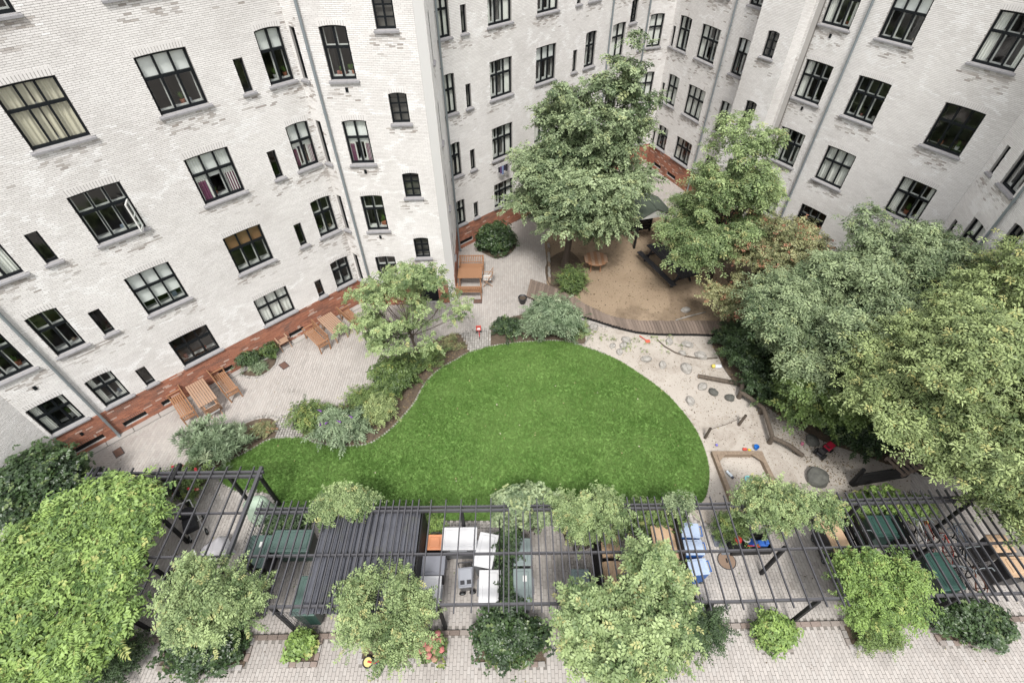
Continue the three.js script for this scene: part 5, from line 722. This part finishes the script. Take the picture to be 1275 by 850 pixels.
// ---------------------------------------------------------------- bicycles, prams and other things under the pergola
function bicycle(label, pos, turn, c, lean = 0.1, sc = 1) {
  const t = thing('bicycle', label, 'bicycle', 'bicycles in the shaded bay', pos, turn); t.rotation.x = lean; t.scale.setScalar(sc); const m = mat(c, 0.4), R = 0.33;
  for (const x of [-0.52, 0.52]) { const w = new THREE.Group(); w.name = 'wheel'; w.position.set(x, R, 0); t.add(w); part('tyre', cached('bty', () => new THREE.TorusGeometry(R - 0.02, 0.02, 6, 24)), mPost, w); const L = []; for (let k = 0; k < 8; k++) L.push(bar([0, 0, 0], [Math.cos(k * 0.785) * (R - 0.03), Math.sin(k * 0.785) * (R - 0.03), 0], 0.005)); part('spokes', cached('bsp', () => merge(L)), mPipe, w); }
  part('frame', merge([bar([-0.52, R, 0], [-0.1, 0.3, 0], 0.024), bar([-0.1, 0.3, 0], [-0.2, 0.82, 0], 0.03), bar([-0.1, 0.3, 0], [0.36, 0.72, 0], 0.032), bar([-0.18, 0.72, 0], [0.35, 0.8, 0], 0.028), bar([-0.52, R, 0], [-0.18, 0.72, 0], 0.02), bar([0.52, R, 0], [0.33, 0.95, 0], 0.028)]), m, t);
  part('saddle', rbox(0.24, 0.06, 0.13, 0.025, -0.22, 0.88, 0), mPost, t); part('handlebar', merge([bar([0.33, 0.97, 0], [0.3, 1.0, -0.27], 0.022), bar([0.33, 0.97, 0], [0.3, 1.0, 0.27], 0.022), bar([0.3, 1.0, -0.27], [0.2, 1.0, -0.3], 0.026), bar([0.3, 1.0, 0.27], [0.2, 1.0, 0.3], 0.026)]), mPipe, t);
  part('rack', merge([bar([-0.75, 0.7, -0.06], [-0.3, 0.7, -0.06], 0.012), bar([-0.75, 0.7, 0.06], [-0.3, 0.7, 0.06], 0.012), bar([-0.75, 0.7, -0.06], [-0.75, 0.7, 0.06], 0.012)]), mDarkMetal, t); return t;
}
[['black bicycle beside the long dark green container', 13.55, -5.35, [0.02, 0.02, 0.025]], ['red bicycle in the middle of the shaded bay', 13.85, -6.6, [0.28, 0.04, 0.03]], ['white bicycle with pale frame in the shaded bay', 13.25, -6.85, [0.5, 0.5, 0.5]], ['brown bicycle near the tan containers at the pergola end', 14.2, -5.5, [0.2, 0.07, 0.04]], ['grey blue bicycle under the large tree edge', 14.45, -6.7, [0.2, 0.25, 0.33]], ['dark blue bicycle behind the tan lidded container', 11.2, -5.6, [0.03, 0.04, 0.09]], ['black bicycle at the back of the shaded bay', 12.75, -6.95, [0.015, 0.015, 0.015]], ['dark green bicycle beside the back container', 11.15, -6.7, [0.02, 0.05, 0.03]], ['rust red bicycle next to the white one', 13.52, -6.9, [0.2, 0.04, 0.03]], ['black bicycle between the brown and the grey blue one', 14.3, -6.15, [0.015, 0.015, 0.015]], ['silver bicycle beside the long dark green container', 13.35, -5.4, [0.3, 0.3, 0.32]]].forEach(([l, x, z, c], i) => bicycle(l, [x, 0, z], Math.PI / 2 + (i % 2 ? 0.12 : -0.1), c, (i % 2 ? 0.12 : -0.12), 1));
function pram(label, pos, turn, c) {
  const t = thing('pram', label, 'pram', undefined, pos, turn), m = mat(c, 0.85);
  part('hood', new THREE.SphereGeometry(0.27, 18, 10, 0, Math.PI * 2, 0, Math.PI / 2).scale(1, 0.95, 0.85).rotateX(-0.5).translate(0, 0.72, -0.22), m, t); part('carrycot', merge([rbox(0.42, 0.24, 0.78, 0.06, 0, 0.62, 0)]), m, t); part('cover', rbox(0.4, 0.05, 0.42, 0.02, 0, 0.76, 0.18), m, t);
  part('frame', merge([bar([-0.22, 0.12, 0.32], [-0.22, 1.0, -0.55], 0.025), bar([0.22, 0.12, 0.32], [0.22, 1.0, -0.55], 0.025), bar([-0.22, 0.12, -0.3], [-0.22, 0.6, 0.1], 0.025), bar([0.22, 0.12, -0.3], [0.22, 0.6, 0.1], 0.025), bar([-0.22, 1.0, -0.55], [0.22, 1.0, -0.55], 0.03)]), mSash, t);
  for (const sx of [-1, 1]) for (const sz of [-0.32, 0.32]) { const w = new THREE.Group(); w.name = 'wheel'; w.position.set(sx * 0.26, 0.13, sz); w.rotation.y = Math.PI / 2; t.add(w); part('tyre', cached('pty', () => new THREE.TorusGeometry(0.11, 0.024, 6, 16)), mPost, w); part('hub', cached('phb', () => new THREE.CylinderGeometry(0.05, 0.05, 0.03, 10).rotateX(Math.PI / 2)), mPipe, w); } return t;
}
pram('black pram with pale frame beside the rose bush', [-10.85, 0, -7.65], 0.55, [0.015, 0.015, 0.018]);
pram('black pram deeper under the climber on the paving', [-10.35, 0, -6.0], -0.9, [0.012, 0.012, 0.014]);
{ // grey rain cover on a cargo trolley, covered grill, toy crate
  const g = thing('covered_trolley', 'trolley under a pale grey rain cover beside the thick pergola beam', 'trolley', undefined, [-9.75, 0, -6.75], 0.7), p = new THREE.PlaneGeometry(0.95, 0.75, 14, 12).rotateX(-Math.PI / 2), a = p.attributes.position; for (let i = 0; i < a.count; i++) { const x = a.getX(i), z = a.getZ(i); a.setY(i, 0.62 - Math.max(0, Math.abs(x) - 0.3) * 1.6 - Math.max(0, Math.abs(z) - 0.22) * 1.4 + 0.02 * Math.sin(x * 17 + z * 9)); } p.computeVertexNormals();
  part('rain_cover', p, mat([0.42, 0.41, 0.43], 0.6, { side: THREE.DoubleSide }), g); part('trolley_frame', merge([box(0.7, 0.04, 0.5, 0, 0.3, 0), ...[[-1, -1], [1, -1], [-1, 1], [1, 1]].map(([x, z]) => bar([x * 0.32, 0.1, z * 0.22], [x * 0.32, 0.56, z * 0.22], 0.03))]), mDarkMetal, g); for (const x of [-0.32, 0.32]) for (const z of [-0.22, 0.22]) wheelPart(g, x, z, 0.1);
  const b = thing('covered_grill', 'grill wrapped in a pale green cover at the pergola corner post', 'grill cover', undefined, [-8.75, 0, -8.15], 0.2), pts = [[0.0, 1.02], [0.22, 1.0], [0.34, 0.9], [0.36, 0.6], [0.4, 0.2], [0.44, 0.02]].map((q) => new THREE.Vector2(...q)), lg = new THREE.LatheGeometry(pts, 28), la = lg.attributes.position; for (let i = 0; i < la.count; i++) { const x = la.getX(i), z = la.getZ(i), y = la.getY(i), th = Math.atan2(z, x), k = 1 + 0.07 * Math.sin(th * 7 + y * 2) * (1 - y); la.setX(i, x * k * 1.15); la.setZ(i, z * k * 0.8); } lg.computeVertexNormals(); part('cover', lg, mat([0.38, 0.48, 0.38], 0.65, { side: THREE.DoubleSide }), b);
  const c = thing('toy_crate', 'black crate filled with red and blue toys under the yellowish tree', 'crate', undefined, [7.75, 0, -6.85], 0.03); for (const [w, d, x, z] of [[1.34, 0.03, 0, 0.27], [1.34, 0.03, 0, -0.27], [0.03, 0.51, -0.655, 0], [0.03, 0.51, 0.655, 0]]) part('crate_side', rbox(w, 0.34, d, 0.006, x, 0.18, z), mPost, c); part('crate_floor', box(1.28, 0.02, 0.5, 0, 0.05, 0), mPost, c);
  const toys = [['red toy ball in the black crate', 'ball', -0.42, 0.42, -0.06, [0.5, 0.03, 0.03], new THREE.SphereGeometry(0.13, 18, 14)], ['blue toy bucket lying in the black crate', 'bucket', 0.12, 0.3, 0.0, [0.03, 0.1, 0.45], new THREE.CylinderGeometry(0.13, 0.1, 0.24, 16).rotateZ(1.2)], ['blue toy truck body in the black crate', 'truck', 0.38, 0.34, 0.04, [0.04, 0.14, 0.5], merge([rbox(0.3, 0.12, 0.18, 0.02), rbox(0.12, 0.12, 0.16, 0.02, 0.1, 0.1, 0), cyl(0.05, 0.05, 0.2, -0.09, -0.07, 0).rotateX(0)])], ['red toy shovel in the black crate', 'shovel', 0.0, 0.36, 0.12, [0.5, 0.05, 0.03], merge([rbox(0.3, 0.02, 0.03, 0.008), rbox(0.12, 0.02, 0.1, 0.008, 0.2, 0, 0)])], ['pale toy sieve in the black crate', 'sieve', -0.1, 0.35, -0.1, [0.5, 0.5, 0.48], new THREE.TorusGeometry(0.1, 0.025, 8, 20).rotateX(1.3)]];
  for (const [l, n, x, y, z, col, geo] of toys) { const t = new THREE.Mesh(geo, plastic(col)); t.name = numbered('toy_' + n); t.position.set(7.75 + x, y, -6.85 + z); scene.add(t); tag(t, l, 'toy'); }
}
// ---------------------------------------------------------------- play area
{
  const r = rng(113), geos = [0, 1, 2, 3].map((k) => { const g = new THREE.IcosahedronGeometry(1, 3), a = g.attributes.position; for (let i = 0; i < a.count; i++) { const v = V(a.getX(i), a.getY(i), a.getZ(i)), n = 0.72 + 0.5 * vnoise(v.x * 1.4 + k * 9 + 5, v.y * 1.4 + v.z * 1.2 + 5, 3 + k) + 0.06 * vnoise(v.x * 5 + 20, v.z * 5 + v.y * 4 + 20, 8); a.setXYZ(i, v.x * n, Math.max(-0.5, v.y * n * 0.62), v.z * n); } g.computeVertexNormals(); return g; });
  const spots = [[3.9, -17.35, 0.28], [5.32, -16.47, 0.24], [4.64, -16.12, 0.17], [5.11, -16.11, 0.22], [4.87, -15.71, 0.2], [5.99, -15.27, 0.26], [6.66, -14.9, 0.24], [7.27, -16.33, 0.24], [8.07, -16.12, 0.25], [7.73, -15.62, 0.18], [8.51, -15.41, 0.29], [7.64, -14.65, 0.32], [8.07, -13.65, 0.25], [7.37, -12.89, 0.26], [8.55, -18.5, 0.26]];
  for (const [x, z, k] of spots) { const s = k * 0.82; const m = new THREE.Mesh(geos[Math.floor(r() * 4)], mStone); m.name = numbered('boulder'); m.position.set(x, s * 0.18, z); m.scale.set(s * 1.15, s, s * 0.9); m.rotation.y = r() * 6; scene.add(m); tag(m, z < -18 ? 'pale boulder on the earth yard beside the long stick' : x < 4 ? 'pale boulder at the foot of the boardwalk by the split stick' : k > 0.31 ? 'largest flat pale boulder at the end of the low log' : 'pale rounded boulder lying on the sand', 'boulder', 'pale boulders round the play area'); }
  for (const [x, z, s, l] of [[8.46, -13.34, 0.2, 'dark flat boulder next to a second dark one by the low log'], [9.05, -13.03, 0.2, 'dark rough boulder at the bend of the log beam'], [11.14, -9.3, 0.38, 'large mossy dark boulder alone on the sand'], [11.59, -10.9, 0.27, 'brown boulder beside the red ride on toy']]) { const m = new THREE.Mesh(geos[Math.floor(r() * 4)], mStoneDark); m.name = numbered('boulder'); m.position.set(x, s * 0.3, z); m.scale.set(s * 1.1, s, s); m.rotation.y = r() * 6; scene.add(m); tag(m, l, 'boulder'); }
  const low = thing('log', 'low weathered log lying along the shrub bed', 'log'); part('log_body', taperTube([V(8.05, 0.09, -14.2), V(8.9, 0.1, -13.95), V(9.75, 0.1, -13.72)], [0.09, 0.1, 0.1], 10), mLog, low); part('log_end', cyl(0.09, 0.09, 0.02, 0, 0, 0, 12).rotateZ(1.57).rotateY(-0.28).translate(8.05, 0.09, -14.2), mOldWood, low);
  const beam = thing('balance_beam', 'zigzag balance beam of dark logs on short posts', 'balance beam'), P = [[9.75, -13.75], [9.46, -13.07], [10.09, -12.27], [9.94, -10.86], [10.9, -10.17]]; for (let k = 0; k < 4; k++) part('beam_log', taperTube([V(P[k][0], 0.36, P[k][1]), V((P[k][0] + P[k + 1][0]) / 2, 0.37, (P[k][1] + P[k + 1][1]) / 2), V(P[k + 1][0], 0.36 - (k === 3 ? 0.2 : 0), P[k + 1][1])], [0.085, 0.085, 0.085], 9), mLog, beam); for (const [x, z] of P.slice(0, 4)) part('post', cyl(0.095, 0.105, 0.4, 0, 0.2, 0, 12), mLog, beam).position.set(x, 0, z);
  const rope = thing('rope_posts', 'two leaning posts joined by a rope on the sand', 'rope posts'); for (const [x, z, dx] of [[7.51, -11.11, 0.06], [9.02, -11.7, 0.1]]) part('post', taperTube([V(x, 0, z), V(x + dx, 0.62, z - 0.02)], [0.06, 0.055], 10), mLog, rope); part('rope', pipeGeo([[7.56, 0.56, -11.12], [8.3, 0.46, -11.42], [9.1, 0.56, -11.72]], 0.012), mLog, rope);
  const fr = thing('sand_pit_frame', 'timber sand pit frame with corner seats', 'sand pit frame'); for (const [a, b] of [[[7.52, 0.1, -10.32], [9.42, 0.1, -10.3]], [[7.6, 0.1, -10.24], [7.72, 0.1, -7.95]], [[9.34, 0.1, -10.22], [9.5, 0.1, -7.95]], [[7.7, 0.1, -7.95], [9.5, 0.1, -7.95]]]) part('timber', bar(a, b, 0.15, 0.2), mOldWood, fr); for (const [x, z, rot] of [[7.67, -10.22, 0], [9.27, -10.2, -Math.PI / 2]]) { const s = new THREE.Shape([[0, 0], [0.3, 0], [0, 0.3]].map((q) => new THREE.Vector2(...q))); part('corner_seat', new THREE.ExtrudeGeometry(s, { depth: 0.03, bevelEnabled: false }).rotateX(Math.PI / 2).rotateY(rot).translate(x, 0.235, z), mOldWood, fr); }
  const ed = thing('buried_edging', 'thin curved edging board half buried in the sand', 'edging'); part('board', taperTube([[6.75, -16.5], [7.0, -16.05], [7.4, -15.65], [7.9, -15.4], [8.5, -15.25], [9.2, -15.3]].map(([x, z]) => V(x, 0.03, z)), [0.03, 0.035, 0.035, 0.035, 0.035, 0.03], 6), mLog, ed);
  const st = thing('sticks', 'pale split stick lying across the weeds below the boardwalk', 'stick'); part('stick', taperTube([V(3.35, 0.05, -16.25), V(3.7, 0.06, -16.8), V(4.1, 0.05, -17.25)], [0.03, 0.035, 0.025], 6), mStone, st); const st2 = thing('sticks', 'long pale stick resting at the edge of the earth yard', 'stick'); part('stick', taperTube([V(7.9, 0.06, -17.75), V(8.6, 0.08, -18.0), V(9.5, 0.07, -18.3)], [0.03, 0.035, 0.025], 6), mStone, st2);
  const toy = (label, cat, x, z, parts, turn = 0) => { const t = thing('toy', label, 'toy', undefined, [x, 0.01, z], turn); for (const [n, g, c] of parts) part(n, g, plastic(c), t); return t; };
  const bucket = () => new THREE.CylinderGeometry(0.1, 0.075, 0.16, 16, 1, true).translate(0, 0.08, 0), disc = () => new THREE.CylinderGeometry(0.075, 0.075, 0.01, 16).translate(0, 0.006, 0);
  toy('blue sand bucket at the corner of the timber frame', 'toy', 9.31, -10.6, [['bucket_wall', bucket(), [0.02, 0.16, 0.5]], ['bucket_floor', disc(), [0.02, 0.16, 0.5]]]); toy('red and yellow sand moulds on the timber frame', 'toy', 8.92, -10.55, [['mould', rbox(0.16, 0.07, 0.1, 0.02, -0.05, 0.04, 0), [0.5, 0.06, 0.04]], ['mould', rbox(0.12, 0.06, 0.09, 0.02, 0.12, 0.035, 0.03), [0.55, 0.4, 0.05]]]);
  toy('white and black toy bottle lying inside the timber frame', 'toy', 7.95, -9.5, [['bottle', cyl(0.055, 0.055, 0.26, 0, 0, 0, 14).rotateX(1.57).rotateY(0.5).translate(0, 0.06, 0), [0.5, 0.55, 0.6]], ['cap', cyl(0.04, 0.055, 0.08, 0, 0.16, 0, 14).rotateX(1.57).rotateY(0.5).translate(0, 0.06, 0), [0.03, 0.03, 0.05]]]); toy('teal sieve inside the timber frame', 'toy', 8.6, -9.3, [['ring', new THREE.TorusGeometry(0.11, 0.03, 8, 20).rotateX(1.57).translate(0, 0.035, 0), [0.2, 0.5, 0.5]], ['grid', merge([box(0.2, 0.012, 0.012, 0, 0.03, 0), box(0.012, 0.012, 0.2, 0, 0.03, 0)]), [0.2, 0.5, 0.5]]]);
  toy('green plastic mould behind the balance beam', 'toy', 10.18, -12.9, [['mould', rbox(0.14, 0.1, 0.22, 0.03, 0, 0.06, 0), [0.1, 0.5, 0.16]]], 0.4); toy('white and yellow toy under the shrubs', 'toy', 8.99, -14.75, [['body', rbox(0.3, 0.12, 0.16, 0.04, 0.08, 0.07, 0), [0.6, 0.62, 0.66]], ['nose', new THREE.SphereGeometry(0.09, 14, 10).translate(-0.13, 0.09, 0), [0.6, 0.5, 0.1]]]); toy('red plastic spade on the weeds below the boardwalk', 'toy', 6.19, -16.5, [['blade', rbox(0.22, 0.04, 0.2, 0.02, 0.1, 0.03, 0.12), [0.5, 0.1, 0.06]], ['shaft', bar([0, 0.05, 0.04], [-0.22, 0.05, -0.22], 0.035), [0.5, 0.1, 0.06]]]); toy('pink plastic cup beside the brown boulder', 'toy', 11.15, -10.75, [['cup', cyl(0.06, 0.05, 0.1, 0, 0.05, 0, 14), [0.6, 0.2, 0.3]], ['handle', new THREE.TorusGeometry(0.03, 0.01, 6, 12).translate(0.07, 0.06, 0), [0.3, 0.55, 0.15]]]); toy('small violet ball near the lawn edge', 'toy', 7.85, -10.75, [['ball', new THREE.IcosahedronGeometry(0.05, 3).translate(0, 0.05, 0), [0.15, 0.13, 0.5]], ['valve', cyl(0.008, 0.008, 0.01, 0, 0.1, 0, 8), [0.6, 0.6, 0.6]]]);
  const ride = thing('ride_on_toy', 'black and red ride on tractor at the dark edge of the sand', 'ride on toy', undefined, [11.75, 0, -10.35], 0.55); part('bonnet', rbox(0.36, 0.18, 0.26, 0.04, 0.3, 0.26, 0), plastic([0.45, 0.02, 0.05]), ride); part('chassis', rbox(0.7, 0.1, 0.22, 0.03, 0.02, 0.18, 0), mBodyDark, ride); part('seat', merge([rbox(0.2, 0.05, 0.24, 0.02, -0.16, 0.3, 0), rbox(0.05, 0.2, 0.24, 0.02, -0.27, 0.4, 0)]), mBodyDark, ride); part('steering_wheel', new THREE.TorusGeometry(0.08, 0.014, 6, 16).rotateY(1.57).rotateZ(0.5).translate(0.08, 0.42, 0), mBodyDark, ride); for (const [x, z, k] of [[-0.2, 0.17, 0.15], [-0.2, -0.17, 0.15], [0.32, 0.15, 0.1], [0.32, -0.15, 0.1]]) wheelPart(ride, x, z, k);
  // balance bike at the hydrangea bed, scooter on the setts
  const bk = thing('balance_bike', 'small red balance bike with yellow wheels lying at the bed edge', 'balance bike', undefined, [-4.0, 0.03, -3.6], -0.2), yel = plastic([0.55, 0.45, 0.16]); for (const [x, z] of [[-0.24, 0.02], [0.16, -0.28]]) { const w = new THREE.Group(); w.name = 'wheel'; w.position.set(x, 0.06, z); w.rotation.x = -1.35; bk.add(w); part('tyre', cached('bbt', () => new THREE.TorusGeometry(0.14, 0.024, 8, 24)), mPost, w); part('disc', cached('bbd', () => new THREE.CylinderGeometry(0.125, 0.125, 0.02, 20).rotateX(1.57)), yel, w); } part('frame', merge([bar([-0.24, 0.1, 0.02], [0.02, 0.12, 0.02], 0.035), bar([0.02, 0.12, 0.02], [0.16, 0.12, -0.26], 0.035), bar([0.02, 0.12, 0.02], [0.06, 0.14, 0.12], 0.03)]), plastic([0.5, 0.03, 0.04]), bk); part('saddle', rbox(0.16, 0.06, 0.1, 0.025, 0.1, 0.14, 0.05), plastic([0.03, 0.05, 0.2]), bk); part('handlebar', merge([bar([0.14, 0.14, 0.05], [0.22, 0.15, 0.26], 0.025), cyl(0.025, 0.025, 0.06, 0.23, 0.15, 0.28)]), yel, bk);
  const sc = thing('toddler_scooter', 'red toddler scooter with white seat on the cobbled path', 'scooter', undefined, [-1.55, 0, -16.95], 0.1); sc.scale.setScalar(0.78); part('seat', rbox(0.3, 0.07, 0.24, 0.03, 0, 0.32, -0.18), plastic([0.5, 0.06, 0.05]), sc); part('backrest', rbox(0.32, 0.16, 0.05, 0.02, 0, 0.42, -0.3), plastic([0.5, 0.09, 0.07]), sc); part('cushion', rbox(0.18, 0.04, 0.16, 0.02, 0, 0.37, -0.15), mSash, sc); part('stem', merge([bar([0, 0.28, -0.1], [0.02, 0.14, 0.3], 0.04), bar([0.02, 0.12, 0.3], [0.02, 0.5, 0.26], 0.035)]), plastic([0.5, 0.04, 0.05]), sc); part('handlebar', bar([-0.14, 0.5, 0.26], [0.16, 0.5, 0.26], 0.03), mBodyDark, sc); for (const [x, z] of [[-0.14, -0.2], [0.14, -0.2], [0.02, 0.32]]) { const w = new THREE.Group(); w.name = 'wheel'; w.position.set(x, 0.08, z); w.rotation.y = 1.57; sc.add(w); part('tyre', cached('sct', () => new THREE.TorusGeometry(0.058, 0.022, 8, 18)), mPost, w); part('hub', cached('sch', () => new THREE.CylinderGeometry(0.04, 0.04, 0.03, 12).rotateX(1.57)), mPipe, w); }
  // covers in the paving
  const rust = mat([0.16, 0.085, 0.06], 0.85, { bumpMap: grainH, bumpScale: 0.004 }); for (const [x, z, a, l] of [[-15.25, -10.75, -0.75, 'brown rectangular drain cover near the wall stub'], [-10.2, -15.15, -0.75, 'brown square drain cover by the half round bed'], [-1.7, -19.35, 0, 'brown square drain cover behind the plank table bench']]) { const t = thing('drain_cover', l, 'drain cover', undefined, [x, 0.006, z], a); part('frame', rbox(0.44, 0.012, 0.32, 0.003), mDarkMetal, t); for (let k = 0; k < 6; k++) part('grate_bar', cached('gb', () => rbox(0.045, 0.012, 0.27, 0.003)), rust, t).position.set(-0.165 + k * 0.066, 0.008, 0); }
  const mh = thing('manhole_cover', 'round brown manhole cover in front of the toy crate', 'manhole cover', undefined, [6.93, 0.004, -6.4]); part('cover', cyl(0.27, 0.27, 0.014, 0, 0.004, 0, 32), mat([0.23, 0.16, 0.115], 0.9, { bumpMap: grainH, bumpScale: 0.004 }), mh); part('ring', new THREE.TorusGeometry(0.285, 0.014, 6, 36).rotateX(1.57), mDarkMetal, mh); part('slot', box(0.05, 0.016, 0.14, 0, 0.006, 0), mPost, mh);
  const sl = thing('stone_slab', 'grey slab lying left of the toy crate', 'slab', undefined, [6.86, 0.02, -7.06], 0.05); part('slab', rbox(0.4, 0.05, 0.4, 0.01), mat([0.13, 0.14, 0.17], 0.8), sl); part('slab', rbox(0.3, 0.05, 0.24, 0.01, 0.08, 0.0, 0.36), mat([0.16, 0.17, 0.19], 0.8), sl);
  const pot = thing('black_pot', 'black round pot behind the big grey green shrub', 'pot', undefined, [0.55, 0, -19.2]); pot.scale.setScalar(0.75); part('pot', new THREE.LatheGeometry([[0, 0.02], [0.2, 0.02], [0.27, 0.45], [0.3, 0.46], [0.3, 0.5], [0.25, 0.5], [0.22, 0.4], [0, 0.4]].map((q) => new THREE.Vector2(...q)), 24), mBodyDark, pot); part('potting_soil', cyl(0.23, 0.23, 0.02, 0, 0.41, 0, 20), mSoil, pot);
  // pallet leaning on a low dark timber wall at the shaded end of the sand
  const tw = thing('timber_wall', 'low dark timber wall at the shaded end of the sand', 'timber wall', undefined, [13.3, 0, -9.15], 0.16); for (let k = 0; k < 4; k++) part('board', cached('twb', () => rbox(2.2, 0.2, 0.06, 0.01)), mPost, tw).position.set(0, 0.12 + k * 0.215, 0); for (const x of [-1.05, 1.05]) part('post', cyl(0.07, 0.07, 1.0, x, 0.5, -0.1), mPost, tw);
  const pl = thing('pallet', 'grey wooden pallet lying on the low timber wall', 'pallet', undefined, [13.85, 1.0, -9.35], 0.35); pl.rotation.z = 0.15; for (let k = 0; k < 6; k++) part('pallet_board', cached('plb', () => rbox(0.1, 0.022, 0.8, 0.003)), mDeck[2], pl).position.set(-0.45 + k * 0.18, 0.05, 0); for (let k = 0; k < 3; k++) part('bearer', cached('plr', () => rbox(1.05, 0.08, 0.08, 0.004)), mDeck[1], pl).position.set(0, 0, -0.34 + k * 0.34);
}
scene.traverse((o) => { if (o.isMesh) { o.castShadow = true; o.receiveShadow = true; } });
renderer.render(scene, camera);
